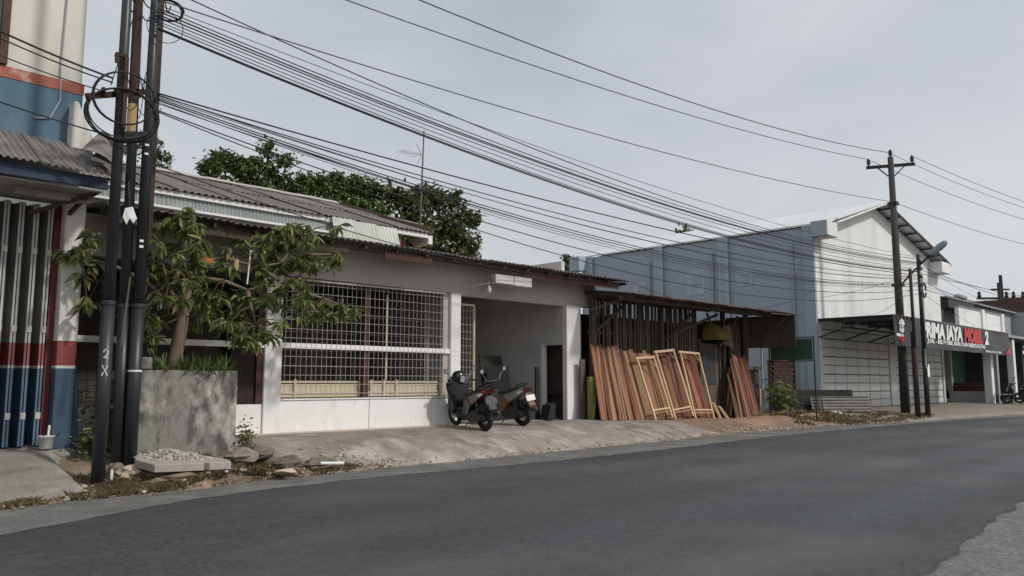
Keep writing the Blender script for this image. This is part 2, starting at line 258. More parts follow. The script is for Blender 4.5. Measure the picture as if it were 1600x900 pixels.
# ------------------------------------------------------------------ mesh building
ORIG = {}
class MB:
    def __init__(s): s.v = []; s.f = []; s.uv = None
    def add(s, vs, fs):
        k = len(s.v); s.v += [Vector(p) for p in vs]; s.f += [tuple(i + k for i in f) for f in fs]; return s
    def box(s, x0, x1, y0, y1, z0, z1):
        return s.add([(x0, y0, z0), (x1, y0, z0), (x1, y1, z0), (x0, y1, z0), (x0, y0, z1), (x1, y0, z1), (x1, y1, z1), (x0, y1, z1)],
                     [(3, 2, 1, 0), (4, 5, 6, 7), (0, 1, 5, 4), (1, 2, 6, 5), (2, 3, 7, 6), (3, 0, 4, 7)])
    def bar(s, p, q, w, h=None, up=(0, 0, 1)):
        p = Vector(p); q = Vector(q); h = h or w; d = (q - p).normalized(); u = Vector(up)
        if abs(d.dot(u)) > .98: u = Vector((0, 1, 0))
        a = d.cross(u).normalized(); u = a.cross(d)
        vs = [e + a * (sx * w / 2) + u * (sy * h / 2) for e in (p, q) for sx, sy in ((-1, -1), (1, -1), (1, 1), (-1, 1))]
        return s.add(vs, [(3, 2, 1, 0), (4, 5, 6, 7), (0, 1, 5, 4), (1, 2, 6, 5), (2, 3, 7, 6), (3, 0, 4, 7)])
    def tube(s, pts, r, n=8, closed=False):
        pts = [Vector(p) for p in pts]; m = len(pts); rr = r if isinstance(r, (list, tuple)) else [r] * m
        prev = None; k = len(s.v)
        for i, p in enumerate(pts):
            if closed: d = pts[(i + 1) % m] - pts[i - 1]
            else: d = pts[min(i + 1, m - 1)] - pts[max(i - 1, 0)]
            d.normalize()
            u = prev if prev is not None else (Vector((0, 0, 1)) if abs(d.z) < .9 else Vector((1, 0, 0)))
            a = d.cross(u).normalized(); u = a.cross(d).normalized(); prev = u
            for j in range(n):
                t = 2 * math.pi * j / n; s.v.append(p + a * (math.cos(t) * rr[i]) + u * (math.sin(t) * rr[i]))
        for i in range(m if closed else m - 1):
            a0 = k + i * n; b0 = k + ((i + 1) % m) * n
            for j in range(n): s.f.append((a0 + j, a0 + (j + 1) % n, b0 + (j + 1) % n, b0 + j))
        if not closed:
            s.f.append(tuple(k + j for j in reversed(range(n)))); s.f.append(tuple(k + (m - 1) * n + j for j in range(n)))
        return s
    def lathe(s, prof, c, n=16, axis='z'):
        k = len(s.v); c = Vector(c)
        for r, h in prof:
            for j in range(n):
                t = 2 * math.pi * j / n; a, b = r * math.cos(t), r * math.sin(t)
                s.v.append(c + (Vector((a, b, h)) if axis == 'z' else Vector((a, h, b)) if axis == 'y' else Vector((h, a, b))))
        for i in range(len(prof) - 1):
            for j in range(n): s.f.append((k + i * n + j, k + i * n + (j + 1) % n, k + (i + 1) * n + (j + 1) % n, k + (i + 1) * n + j))
        s.f.append(tuple(k + j for j in reversed(range(n)))); s.f.append(tuple(k + (len(prof) - 1) * n + j for j in range(n)))
        return s
    def prism(s, poly, vec):
        n = len(poly); v = Vector(vec); P = [Vector(p) for p in poly]
        return s.add(P + [p + v for p in P], [tuple(reversed(range(n))), tuple(range(n, 2 * n))] + [(i, (i + 1) % n, n + (i + 1) % n, n + i) for i in range(n)])
    def grid(s, nx, ny, fn, flip=False):
        k = len(s.v)
        for j in range(ny + 1):
            for i in range(nx + 1): s.v.append(Vector(fn(i / nx, j / ny)))
        for j in range(ny):
            for i in range(nx):
                a = k + j * (nx + 1) + i; q = (a, a + 1, a + nx + 2, a + nx + 1); s.f.append(tuple(reversed(q)) if flip else q)
        return s
    def blob(s, c, rad, seed=0, amp=.2, n=10, m=7, fz=1.6):
        c = Vector(c)
        def fn(u, v):
            t = u * 2 * math.pi; p = v * math.pi; d = Vector((math.sin(p) * math.cos(t), math.sin(p) * math.sin(t), -math.cos(p)))
            k = 1 + amp * mnoise.noise(d * fz + Vector((seed * 7.3, seed * 3.1, 0))) * 2 + (amp * .9 * mnoise.noise(d * fz * 2.7 + Vector((seed * 2.3, 9, seed))) if n > 8 else 0)
            return c + Vector((d.x * rad[0], d.y * rad[1], d.z * rad[2])) * k
        s.grid(n, m, fn); return s
    def mesh(s, name, off=Vector((0, 0, 0)), smooth=False):
        me = bpy.data.meshes.new(name); me.from_pydata([v - off for v in s.v], [], s.f)
        bm = bmesh.new(); bm.from_mesh(me); bmesh.ops.recalc_face_normals(bm, faces=bm.faces); bm.to_mesh(me); bm.free()
        if smooth: me.polygons.foreach_set('use_smooth', [True] * len(me.polygons))
        return me
    def build(s, name, m, parent=None, smooth=False, bevel=0, label=None, kind=None, local=False, seg=1):
        off = Vector((0, 0, 0))
        if parent is not None: off = ORIG.get(parent.name, Vector((0, 0, 0)))
        elif not local:
            xs = [v.x for v in s.v]; ys = [v.y for v in s.v]; zs = [v.z for v in s.v]
            off = Vector(((min(xs) + max(xs)) / 2, (min(ys) + max(ys)) / 2, min(zs)))
        me = s.mesh(name, off, smooth); me.materials.append(M[m] if isinstance(m, str) else m)
        o = bpy.data.objects.new(name, me); COL.objects.link(o)
        if parent is not None: o.parent = parent
        else: o.location = off
        ORIG[o.name] = off
        if bevel:
            b = o.modifiers.new('bevel', 'BEVEL'); b.width = bevel; b.segments = seg; b.limit_method = 'ANGLE'; b.angle_limit = R(40)
        if label: o['label'] = label
        if kind: o['kind'] = kind
        return o
def tag(o, label, cat, group=None):
    o['label'] = label; o['category'] = cat
    if group: o['group'] = group
    return o
def struct(o): o['kind'] = 'structure'; return o
def thing(name, loc, label, cat, group=None, rz=0):
    o = bpy.data.objects.new(name, None); COL.objects.link(o); o.location = loc; o.rotation_euler.z = rz; o.empty_display_size = .2
    ORIG[o.name] = Vector(loc); return tag(o, label, cat, group)
def piece(name, me, m, parent, loc, rot=(0, 0, 0), sc=(1, 1, 1), root=None):
    """an object that shares mesh data; loc in world space, parent unrotated"""
    if not me.materials: me.materials.append(M[m])
    o = bpy.data.objects.new(name, me); COL.objects.link(o)
    p = Vector(loc)
    if parent is not None: o.parent = parent; p = p - ORIG.get(parent.name, Vector((0, 0, 0)))
    o.location = p; o.rotation_euler = rot; o.scale = sc
    return o
def copy_tree(o, parent=None):
    c = o.copy(); COL.objects.link(c); c.parent = parent
    for ch in list(o.children): copy_tree(ch, c)
    return c
def B(x0, x1, y0, y1, z0, z1): return MB().box(x0, x1, y0, y1, z0, z1)
def corr_mesh(name, w, l, pitch, amp, th=.008, seg=6):
    """corrugated sheet: x across the waves, y along, starts at (0,0,0)"""
    n = int(w / pitch * seg); mb = MB()
    f = lambda x: amp * math.cos(2 * math.pi * x / pitch)
    for zz, fl in ((0, False), (-th, True)):
        mb.grid(n, 1, lambda u, v, zz=zz: (u * w, v * l, f(u * w) + zz), fl)
    k = 2 * (n + 1)
    for i in range(n):
        mb.f.append((i + 1, i, k + i, k + i + 1)); mb.f.append((n + 1 + i, n + 2 + i, k + n + 2 + i, k + n + 1 + i))
    return mb.mesh(name, smooth=False)
def text_mesh(body, size=1., bold=.0, depth=.004, sx=1., shear=0.):
    cu = bpy.data.curves.new('lettering', 'FONT'); cu.body = body; cu.size = size; cu.extrude = depth; cu.offset = bold; cu.shear = shear; cu.resolution_u = 3
    ob = bpy.data.objects.new('lettering', cu); COL.objects.link(ob); bpy.context.view_layer.update()
    me = bpy.data.meshes.new_from_object(ob.evaluated_get(bpy.context.evaluated_depsgraph_get()))
    bpy.data.objects.remove(ob)
    for v in me.vertices: v.co = Vector((v.co.x * sx, v.co.y, v.co.z))
    me.materials.clear()
    return me
def interp(tab, x):
    if x <= tab[0][0]: a, b = tab[0], tab[1]
    elif x >= tab[-1][0]: a, b = tab[-2], tab[-1]
    else:
        for i in range(len(tab) - 1):
            if tab[i][0] <= x <= tab[i + 1][0]:
                p0 = tab[max(i - 1, 0)]; p1 = tab[i]; p2 = tab[i + 1]; p3 = tab[min(i + 2, len(tab) - 1)]
                h = p2[0] - p1[0]; t = (x - p1[0]) / h
                m1 = (p2[1] - p0[1]) / (p2[0] - p0[0]) * h; m2 = (p3[1] - p1[1]) / (p3[0] - p1[0]) * h
                return (2*t**3 - 3*t*t + 1) * p1[1] + (t**3 - 2*t*t + t) * m1 + (-2*t**3 + 3*t*t) * p2[1] + (t**3 - t*t) * m2
    return a[1] + (b[1] - a[1]) * (x - a[0]) / (b[0] - a[0])
def ss(t): t = max(0, min(1, t)); return t * t * (3 - 2 * t)
def nz1(x, y=0, z=0): return mnoise.noise(Vector((x, y, z)))

# ------------------------------------------------------------------ terrain, road
FAR = [(-20, .2), (-8, 4.7), (1.9, 8.25), (3.6, 9.0), (4.9, 9.33), (6.4, 9.43), (8.5, 9.32), (11.4, 9.14), (14.6, 9.08), (18, 9.1), (21, 9.05), (28, 8.7), (35.3, 7.7), (50, 3.9), (70, -4.6), (130, -40)]
SHO = [(-20, 2), (-8, 6.6), (2.26, 9.95), (4.4, 10.2), (5.4, 10.4), (7.7, 10.5), (10.5, 10.5), (12.4, 10.48), (15.4, 10.35), (19.7, 10.2), (23.3, 10.0), (27, 9.5), (37.7, 8.2), (50, 4.4), (70, -4.1), (130, -39.5)]
NEAR = [(-20, -6.5), (-6, .2), (0, 1.5), (6.3, 2.1), (11, 2.5), (20, 2.5), (31, 1.4), (45, -2.0), (70, -12), (130, -48)]
PLAT = [(-20, .47), (15, .47), (16.5, .43), (20, .36), (23, .31), (26, .33), (29, .38), (46, .40), (80, .4)]
def zroad(X, Y):
    f = interp(FAR, X); n = interp(NEAR, X); t = (Y - n) / (f - n)
    return t * (.04 + .06 * ss((X - 8) / 12))
def H(X, Y):
    s = interp(SHO, X)
    if Y <= s: return zroad(X, Y)
    z0 = zroad(X, s); w = max(12.9 - s, 1.2); t = (Y - s) / w
    p = interp(PLAT, X)
    t = min(1, t); ta = ss(t) ** 1.25; tb = 1 - (1 - t) ** 2.6; tc_ = ss(min(1, t * 1.35))
    k = ss((X - 5.7) / .5); t2 = ta + (tb - ta) * k; k = ss((X - 16.5) / 1.2); t2 = t2 + (tc_ - t2) * k; k = ss((X - 27) / 1.5); t2 = t2 + (tb - t2) * k
    bank = .17 * math.exp(-((X - 4.9) / .72) ** 2) * ss((Y - 9.98) / .42) * (1 - ss((Y - 12.1) / .6)) if X < 8 else 0
    return z0 + (p - z0) * t2 + bank
def sheet(name, m, xs, ylo, yhi, ny, dz, zf=None, skirt=0):
    mb = MB(); zf = zf or H
    for j in range(ny + 1):
        for X in xs:
            a, b = ylo(X), yhi(X); Y = a + (b - a) * j / ny
            mb.v.append(Vector((X, Y, zf(X, Y) + dz)))
    n = len(xs)
    for j in range(ny):
        for i in range(n - 1): mb.f.append((j*n+i, j*n+i+1, (j+1)*n+i+1, (j+1)*n+i))
    if skirt:
        ring = [i for i in range(n)] + [j*n+n-1 for j in range(1, ny + 1)] + [ny*n+i for i in range(n - 2, -1, -1)] + [j*n for j in range(ny - 1, 0, -1)]
        k = len(mb.v); mb.v += [mb.v[i] - Vector((0, 0, skirt)) for i in ring]
        for a in range(len(ring)): b = (a + 1) % len(ring); mb.f.append((ring[b], ring[a], k + a, k + b))
    return struct(mb.build(name, m, smooth=True, local=True))
def fr(a, b, st): n = int(round((b - a) / st)); return [a + (b - a) * i / n for i in range(n + 1)]
# ground sheet
gx = [-600, -300, -120, -60, -30] + fr(-15, 0, .5) + fr(.2, 10, .2) + fr(10.5, 55, .5) + [60, 70, 85, 110, 150, 300, 700]
gy = [-600, -300, -120, -60, -30, -15, -8, -4, 0, 3, 6] + fr(7, 15, .25) + [16, 18, 20, 24, 30, 45, 80, 150, 300, 700]
mb = MB()
for Y in gy:
    for X in gx:
        z = H(X, Y) if (Y > 6 and X > -20 and X < 75) else min(H(max(-20, min(X, 75)), max(2, Y)), .4)
        if interp(NEAR, X) - .3 < Y < interp(SHO, X) + .0 and -30 < X < 130: z -= .07
        elif Y <= interp(NEAR, X): z = -.06
        z += .025 * nz1(X * 1.3, Y * 1.3) if Y > interp(SHO, X) + .4 and Y < 13 else 0
        if X < -20 or X > 75: z = -.12
        mb.v.append(Vector((X, Y, z)))
n = len(gx)
for j in range(len(gy) - 1):
    for i in range(n - 1): mb.f.append((j*n+i, j*n+i+1, (j+1)*n+i+1, (j+1)*n+i))
struct(mb.build('ground', 'dirt', smooth=True, local=True))
rx = [-19, -14, -10, -7] + fr(-5, 24, .12) + fr(24.4, 50, .4) + [53, 57, 62, 70, 80, 95, 110, 125]
jag = lambda X, k, a: a * (nz1(X * 1.7, k) + .6 * nz1(X * 5.3, k + 3) + .35 * nz1(X * 13., k + 7))
road = sheet('road', 'asphalt', rx, lambda X: interp(NEAR, X) + jag(X, 5, .085), lambda X: interp(FAR, X) + jag(X, 1, .09), 10, .03)
uvl = road.data.uv_layers.new(name='lane')
for lp in road.data.loops: vi = lp.vertex_index; uvl.data[lp.index].uv = (road.data.vertices[vi].co.x * .1, (vi // len(rx)) / 10)
mb = MB()
for X in rx:
    Y = interp(FAR, X) + jag(X, 1, .09); wd = .012 + .05 * max(0, nz1(X * 2.9, 15) + .35 * nz1(X * 11, 4)); zz = zroad(X, Y)
    mb.v += [Vector((X, Y - .006, zz + .034)), Vector((X, Y + wd, zz + .014))]
for i in range(len(rx) - 1): mb.f.append((2*i, 2*i+2, 2*i+3, 2*i+1))
struct(mb.build('road_seam', 'seam', local=True))
# broken asphalt lip along the edges (thickness of the overlay)
for nm, tab, k, a, sg in (('road_edge_far', FAR, 1, .09, 1), ('road_edge_near', NEAR, 5, .085, -1)):
    mb = MB()
    for X in rx:
        Y = interp(tab, X) + jag(X, k, a); z = zroad(X, Y)
        mb.v += [Vector((X, Y, z + .03)), Vector((X, Y + sg * .012, z - .03))]
    for i in range(len(rx) - 1): mb.f.append((2*i, 2*i+2, 2*i+3, 2*i+1))
    struct(mb.build('road_edge', 'asphalt', local=True))
sheet('road_shoulder', 'shoulder', rx, lambda X: interp(FAR, X) - .5, lambda X: interp(SHO, X) + jag(X, 9, .09) + .05, 3, .008, zroad)
sheet('roadside_pavement', 'near_conc', rx, lambda X: interp(NEAR, X) - 9, lambda X: interp(NEAR, X) + .45, 4, -.004, lambda X, Y: zroad(X, max(Y, interp(NEAR, X) - .5)))
fx = fr(5.75, 17.9, .15)
sheet('forecourt', 'forecourt', fx, lambda X: max(interp(SHO, X) - .02, 11.45 - (X - 5.75) * 1.15) + jag(X, 21, .10) + .35 * ss((X - 15.6) / 2.3), lambda X: 13.05 - .9 * ss((X - 16) / 1.8), 14, .022, lambda X, Y: H(X, Y) + .014 * nz1(X * .9, Y * 1.2, 4), .22)
sheet('shop_apron', 'apron', fr(-3, 3.62, .2), lambda X: max(interp(SHO, X) + .25, 10.05) + jag(X, 31, .1) + .28 * ss((X - 2.2) / 1.4), lambda X: 12.75, 14, .05, lambda X, Y: .50 * max(0, min(1, (Y - 9.7) / 2.4)) - .07 - .30 * ss((X - 3.15) / .45) * ss((12.3 - Y) / .4) + .012 * nz1(X * 2, Y * 2), .2)
sheet('showroom_apron', 'paving', fr(26.6, 58, .4), lambda X: interp(SHO, X) + .05 + jag(X, 41, .1) + .9 * ss((28.2 - X) / 1.6), lambda X: 13.0, 8, .03, None, .15)
mb = MB()
def mz(X, Y): return H(X, Y) + (.12 * math.exp(-((X - 22.4) / 1.7) ** 2 - ((Y - 11.55) / .42) ** 2) + .08 * math.exp(-((X - 25.2) / 1.2) ** 2 - ((Y - 11.9) / .6) ** 2) + .022 * nz1(X * 4, Y * 4) + .03 * nz1(X * 1.5, Y * 1.5, 7)) * ss((Y - 10.75) / .5) * ss((X - 18) / .8) * ss((28.6 - X) / .8) * ss((12.95 - Y) / .2)
mb.grid(120, 32, lambda u, v: (17.6 + 11 * u, 10.45 + .25 * math.sin(u * 9) + (2.45 - .25 * math.sin(u * 9)) * v, mz(17.6 + 11 * u, 10.45 + .25 * math.sin(u * 9) + (2.45 - .25 * math.sin(u * 9)) * v) + .012 + .012 * nz1(u * 40, v * 9) - .05 * (v < .01 or u < .005 or u > .995)))
struct(mb.build('soil_bank', 'mound', smooth=True, local=True))
porch = struct(B(5.75, 11.62, 12.86, 13.18, .40, .495).build('porch_step', 'mortar'))
tm = B(-.194, .194, -.15, .15, 0, .012).mesh('tile')
for i in range(15): piece('tile', tm, 'tile', porch, (5.95 + i * .391, 13.012, .495 + .001 * rnd.random()))

# ------------------------------------------------------------------ the house with the garage
FY = 13.2; G = .47
house = thing('house', (9.8, FY, G), 'low white house with barred windows, open garage and grey corrugated roofs', 'house')
hb = lambda n, m, *a, **k: B(*a).build(n, m, house, **k)
for x0, x1, zt in ((6.9, 7.24, 3.36), (11.26, 11.55, 3.36), (15.1, 15.64, 3.36)):
    hb('pillar', 'white', x0, x1, FY - .06, FY + (.2 if x0 < 15 else .1), G - .1, zt, bevel=.012)
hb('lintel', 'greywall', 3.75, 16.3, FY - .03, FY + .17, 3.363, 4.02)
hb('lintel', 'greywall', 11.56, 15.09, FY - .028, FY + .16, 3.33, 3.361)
hb('low_wall', 'white', 7.243, 9.18, FY - .02, FY + .13, G - .1, 1.08, bevel=.008)
hb('low_wall', 'white', 9.19, 11.257, FY - .022, FY + .13, G - .1, 1.082, bevel=.008)
hb('low_wall', 'white', 3.75, 6.897, FY - .02, FY + .13, G - .1, 1.02, bevel=.008)
hb('sill', 'white_clean', 7.245, 11.255, FY - .045, FY + .135, 1.085, 1.11)
hb('rail', 'white_clean', 7.245, 11.255, FY - .035, FY + .02, 2.03, 2.13)
hb('rail', 'white_clean', 3.75, 6.897, FY - .035, FY + .02, 2.02, 2.12)
hb('post', 'brownwood', 9.05, 9.17, FY + .0, FY + .09, 1.112, 3.36)
hb('post', 'brownwood', 6.78, 6.895, FY + .0, FY + .09, 1.022, 3.36)
hb('jamb', 'greywall', 11.1, 11.256, FY + .02, FY + .13, 1.112, 3.36)
hb('window_head', 'brownwood', 7.245, 9.9, FY - .035, FY + .1, 3.325, 3.36)
hb('window_head', 'oldwood', 9.903, 11.098, FY - .032, FY + .1, 3.315, 3.36)
# interior: rooms, floors, side and back walls
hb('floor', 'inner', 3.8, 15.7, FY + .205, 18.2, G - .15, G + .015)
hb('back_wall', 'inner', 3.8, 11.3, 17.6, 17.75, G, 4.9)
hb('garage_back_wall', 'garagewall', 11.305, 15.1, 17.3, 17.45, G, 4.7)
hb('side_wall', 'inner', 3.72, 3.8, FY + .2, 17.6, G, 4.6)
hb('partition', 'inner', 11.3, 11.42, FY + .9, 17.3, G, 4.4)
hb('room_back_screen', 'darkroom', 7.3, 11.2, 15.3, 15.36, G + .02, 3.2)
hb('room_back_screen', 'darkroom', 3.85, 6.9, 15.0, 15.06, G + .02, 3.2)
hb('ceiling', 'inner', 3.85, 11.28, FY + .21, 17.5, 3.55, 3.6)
for x in (7.9, 8.4, 9.6, 10.1, 10.6): hb('curtain_pole', 'rustpole', x, x + .04, 15.2, 15.24, G + .1, 3.3)
# garage right wall with a doorway (door Y 13.22..13.86, top 2.35)
hb('garage_side_wall', 'garagewall', 15.1, 15.22, 14.02, 17.3, G, 4.5)
hb('garage_side_wall', 'garagewall', 15.1, 15.22, FY + .105, 14.017, 2.36, 4.5)
hb('outer_wall', 'inner', 15.645, 15.72, FY - .0, 17.6, G, 3.36)
d = hb('door_frame', 'white_clean', 15.07, 15.24, 13.96, 14.03, G, 2.41)
hb('store_shelf', 'brownwood', 15.3, 15.58, FY + .3, 14.9, 1.1, 1.14)
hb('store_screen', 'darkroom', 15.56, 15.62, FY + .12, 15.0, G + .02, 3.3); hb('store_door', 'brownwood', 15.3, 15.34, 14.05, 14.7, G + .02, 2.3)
hb('garage_ceiling', 'inner', 11.43, 15.09, FY + .2, 17.29, 3.75, 3.79)
# wire grilles
gr = MB().bar((7.25, FY - .055, 3.31), (11.1, FY - .055, 3.33), .03).build('window_grille', 'wire', house)
bar_v = MB().tube([(0, 0, 0), (0, 0, 2.22)], .0038, 5).mesh('bar'); bar_h = MB().tube([(0, 0, 0), (1, 0, 0)], .004, 5).mesh('bar')
x = 7.3; i = 0
while x < 11.1:
    piece('bar', bar_v, 'wire', gr, (x, FY - .052, 1.1)); x += .108 + .01 * math.sin(i * 2.3); i += 1
for k in range(13): piece('bar', bar_h, 'wire', gr, (7.26, FY - .06, 1.2 + k * .17), (0, 0, 0), (3.84, 1, 1))
gl = MB().bar((3.8, FY - .05, 3.3), (6.78, FY - .05, 3.3), .03).build('window_grille', 'steel_black', house)
dv = MB().tube([(0, 0, 0), (0, 0, 2.3)], .005, 5).mesh('bar'); dh = MB().tube([(0, 0, 0), (1, 0, 0)], .005, 5).mesh('bar')
for k in range(22): piece('bar', dv, 'steel_black', gl, (3.9 + k * .13, FY + .05, 1.03))
for k in range(13): piece('bar', dh, 'steel_black', gl, (3.8, FY + .055, 1.1 + k * .17), (0, 0, 0), (2.98, 1, 1))
# folding gate stored inside the window: cream kick panels and stiles
g2 = hb('sliding_gate', 'cream', 7.27, 11.08, FY + .16, FY + .19, 1.13, 1.38)
g2['label'] = 'cream kick panel of the folded gate behind the window grille'
for z in (1.135, 1.2, 1.40): hb('gate_rail', 'cream', 7.27, 11.08, FY + .135, FY + .158, z, z + .035)
for x in (7.28, 7.6, 9.3, 9.62, 9.93): hb('gate_stile', 'cream', x, x + .05, FY + .12, FY + .134, 1.13, 1.46)
hb('gate_stile', 'cream', 9.66, 9.70, FY + .12, FY + .134, 1.462, 3.2)
hb('gate_stile', 'cream', 7.28, 7.32, FY + .12, FY + .134, 1.462, 2.8)
for x in fr(7.4, 11.0, .3): hb('gate_bar', 'concpole', x, x + .012, FY + .165, FY + .177, 1.44, 3.1)
for z in (1.7, 2.0, 2.35, 2.7, 3.1): hb('gate_bar', 'concpole', 7.3, 11.05, FY + .185, FY + .195, z, z + .02)
# gate leaf standing in the garage opening
gt = MB().box(11.58, 12.22, FY + .23, FY + .27, .62, .86).build('gate_leaf', 'cream', house)
for a in ((11.58, 12.22, FY + .228, FY + .272, 3.14, 3.19), (12.18, 12.23, FY + .225, FY + .275, .6, 3.139), (11.56, 11.60, FY + .225, FY + .275, .6, 3.139)): B(*a).build('gate_frame', 'cream', gt)
gb = MB().tube([(0, 0, 0), (0, 0, 2.28)], .005, 5).mesh('bar')
for k in range(5): piece('bar', gb, 'wire', gt, (11.68 + k * .105, FY + .25, .86))
for k in range(14): piece('bar', bar_h, 'wire', gt, (11.6, FY + .255, .95 + k * .16), (0, 0, 0), (.6, 1, 1))
# lower roof: rafters, fascia, corrugated sheets
EZ = 4.02
def low_z(Y): return EZ + (Y - 12.35) * .115
low = hb('eave_beam', 'oldwood', 3.9, 16.75, 12.62, 12.68, EZ - .085, EZ - .005)
for k in range(18):
    x = 4.1 + k * .74; MB().bar((x, 12.45, low_z(12.45) - .06), (x, 17.4 if x > 11.2 else 14.3, low_z(17.4 if x > 11.2 else 14.3) - .06), .05, .07).build('rafter', 'oldwood', house)
hb('fascia_board', 'brownwood', 9.0, 10.2, 12.50, 12.53, 3.80, 3.955)
hb('fascia_board', 'brownwood', 12.9, 16.5, 12.55, 12.58, 3.83, 3.975)
hb('fascia_board', 'oldwood', 3.95, 8.2, 12.52, 12.55, 3.8, 3.93)
lr = MB().bar((3.9, 13.6, low_z(13.6) - .055), (16.7, 13.6, low_z(13.6) - .055), .05, .05).build('lower_roof', 'oldwood', house)
cs = corr_mesh('roof_sheet', 1.02, 2.15, .128, .018)
sl = math.atan(.115)
for k in range(13):
    x = 3.85 + k * .99; sag = .03 * nz1(k * .8, 3)
    piece('roof_sheet', cs, 'asbestos', lr, (x, 12.35 + .05 * nz1(k * 2.1, 1), EZ + .025 + sag + .006 * (k % 2)), (sl, .012 * nz1(k, 9), .01 * nz1(k, 5)))
    if x > 10.9:
        for r in (1, 2): piece('roof_sheet', cs, 'asbestos', lr, (x, 12.35 + r * 2.0, low_z(12.35 + r * 2.0) + .045 + .02 * r + .006 * (k % 2)), (sl, 0, .006 * nz1(k, 7)))
# upper wall strip of translucent sheets, white flashing, pale zinc sheets
vs = corr_mesh('wall_sheet', 1.0, .36, .076, .010, .004, 4)
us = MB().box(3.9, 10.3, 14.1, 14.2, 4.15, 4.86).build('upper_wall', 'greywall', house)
for k in range(5): piece('wall_sheet', vs, 'polyc', us, (3.9 + k * .975, 14.05, 4.44), (R(90), 0, 0))
hb('fascia_strip', 'white', 3.9, 8.58, 13.99, 14.035, 4.705, 4.79); hb('flashing', 'white_clean', 3.85, 8.75, 13.96, 14.03, 4.455, 4.495)
zs = corr_mesh('zinc_sheet', .56, .46, .076, .012, .004, 4)
for k in range(3): piece('zinc_sheet', zs, 'zinc', us, (8.68 + k * .53, 13.78 - .02 * k, 4.37 - .02 * k), (R(70), 0, R(-1.5)))
# upper roof
UE, UY, URZ, URY = 4.82, 13.98, 6.12, 18.0
usl = math.atan2(URZ - UE, URY - UY); ulen = math.hypot(URZ - UE, URY - UY)
ur = MB().bar((4.0, 14.05, UE - .04), (11.1, 14.05, UE - .04), .06, .08).build('upper_roof', 'oldwood', house)
c2 = corr_mesh('roof_sheet', 1.02, ulen / 2 + .12, .128, .018)
for k in range(8):
    for r in (1, 0):
        x = 3.6 + k * .965; yy = UY + (URY - UY) * .5 * r - .05; zz = UE + (URZ - UE) * .5 * r - .02
        piece('roof_sheet', c2, 'asbestos', ur, (x, yy + .03 * nz1(k, r * 3.), zz + .025 * r + .012 * (k % 2) + .02 * nz1(k * 1.7, r)), (usl, .01 * nz1(k, r + 9), .012 * nz1(k * 3, r)))
        piece('roof_sheet', c2, 'asbestos', ur, (x + 1.02, 2 * URY - yy, zz + .025 * r + .012 * (k % 2)), (usl, 0, R(180)))
rm = MB().prism([(0, -.22, -.055), (0, 0, .05), (0, .22, -.055), (0, .2, -.075), (0, 0, .025), (0, -.2, -.075)], (.62, 0, 0)).mesh('ridge_cap')
for k in range(13): piece('ridge_cap', rm, 'ridge', ur, (3.6 + k * .595, URY, URZ + .06 + .008 * (k % 2)), (0, R(1.2) * nz1(k, 2), R(1.5) * nz1(k, 4)))
MB().bar((11.36, UY - .05, UE + .03), (11.36, URY, URZ + .06), .05, .1).build('barge_board', 'rustsheet', ur)
MB().bar((11.36, 2 * URY - UY, UE + .03), (11.36, URY, URZ + .06), .05, .1).build('barge_board', 'rustsheet', ur)
hb('roof_beam', 'white', 8.6, 11.28, 13.99, 14.09, UE - .13, UE - .03)
MB().box(11.285, 11.4, 13.99, 14.6, UE - .26, UE - .065).build('roof_beam', 'white', house)
MB().prism([(11.0, 14.9, 4.2), (11.0, 21.1, 4.2), (11.0, 21.1, 4.85), (11.0, 18, 6.02), (11.0, 14.9, 5.05)], (.12, 0, 0)).build('gable_wall', 'olive', house)
hb('back_outer_wall', 'greywall', 3.8, 11.2, 21.2, 21.35, G, 4.85)
hb('terrace_wall', 'olive', 10.2, 10.98, 15.2, 15.3, 4.25, 4.9)
# white box gutter, coloured greyer to stand for shade, and bulb over the garage
gx_ = MB().box(12.05, 12.62, 12.55, 12.72, 3.60, 3.80).build('box_gutter', 'garagewall', house, bevel=.01)
B(12.63, 13.2, 12.54, 12.73, 3.585, 3.80).build('gutter_end', 'garagewall', gx_, bevel=.012)
MB().bar((11.6, FY - .1, 3.5), (12.05, 12.65, 3.62), .02).build('lamp_arm', 'wire', house)
bb = MB().lathe([(.012, .09), (.03, .085), (.033, .04), (.05, 0), (.055, -.04), (.04, -.08), (.01, -.095)], (12.0, 12.72, 3.47), 12).build('light_bulb', 'lens', house, smooth=True)
MB().tube([(12.0, 12.72, 3.55), (12.05, 12.66, 3.72)], .008, 5).build('bulb_cord', 'cable', house)
# items inside / round the garage
o = MB().box(0, .95, 0, .03, 0, 1.35).build('dark_board', 'inkblack', local=True, bevel=.006); o.scale.x = 1.2
o.location = (13.32, 13.95, G + .016); o.rotation_euler = (R(-9), 0, R(18)); tag(o, 'tall dark board leaning inside the garage behind the scooters', 'board')
o = MB().box(-.1, 1.15, 0, .03, 0, 1.62).build('grey_sheet', 'concpole', local=True)
tag(o, 'grey panel standing behind the dark board in the garage', 'sheet'); o.location = (13.5, 14.3, G + .016); o.rotation_euler = (R(-8), 0, R(20))
o = MB().box(0, .13, 0, .05, 0, 1.32).build('dark_post', 'inkblack', local=True, bevel=.004)
o.location = (14.62, 13.75, G + .016); o.rotation_euler = (R(-3), R(2), 0); tag(o, 'narrow black upright plank beside the garage doorway', 'plank')
o = MB().prism([(0, 0, 0), (.28, 0, 0), (.3, 0, .42), (.12, 0, .36)], (0, .3, 0)).build('dark_crate', 'blackplastic', local=True, bevel=.01)
o.location = (14.55, 13.3, G + .016); tag(o, 'low black container on the garage floor by the doorway', 'container')
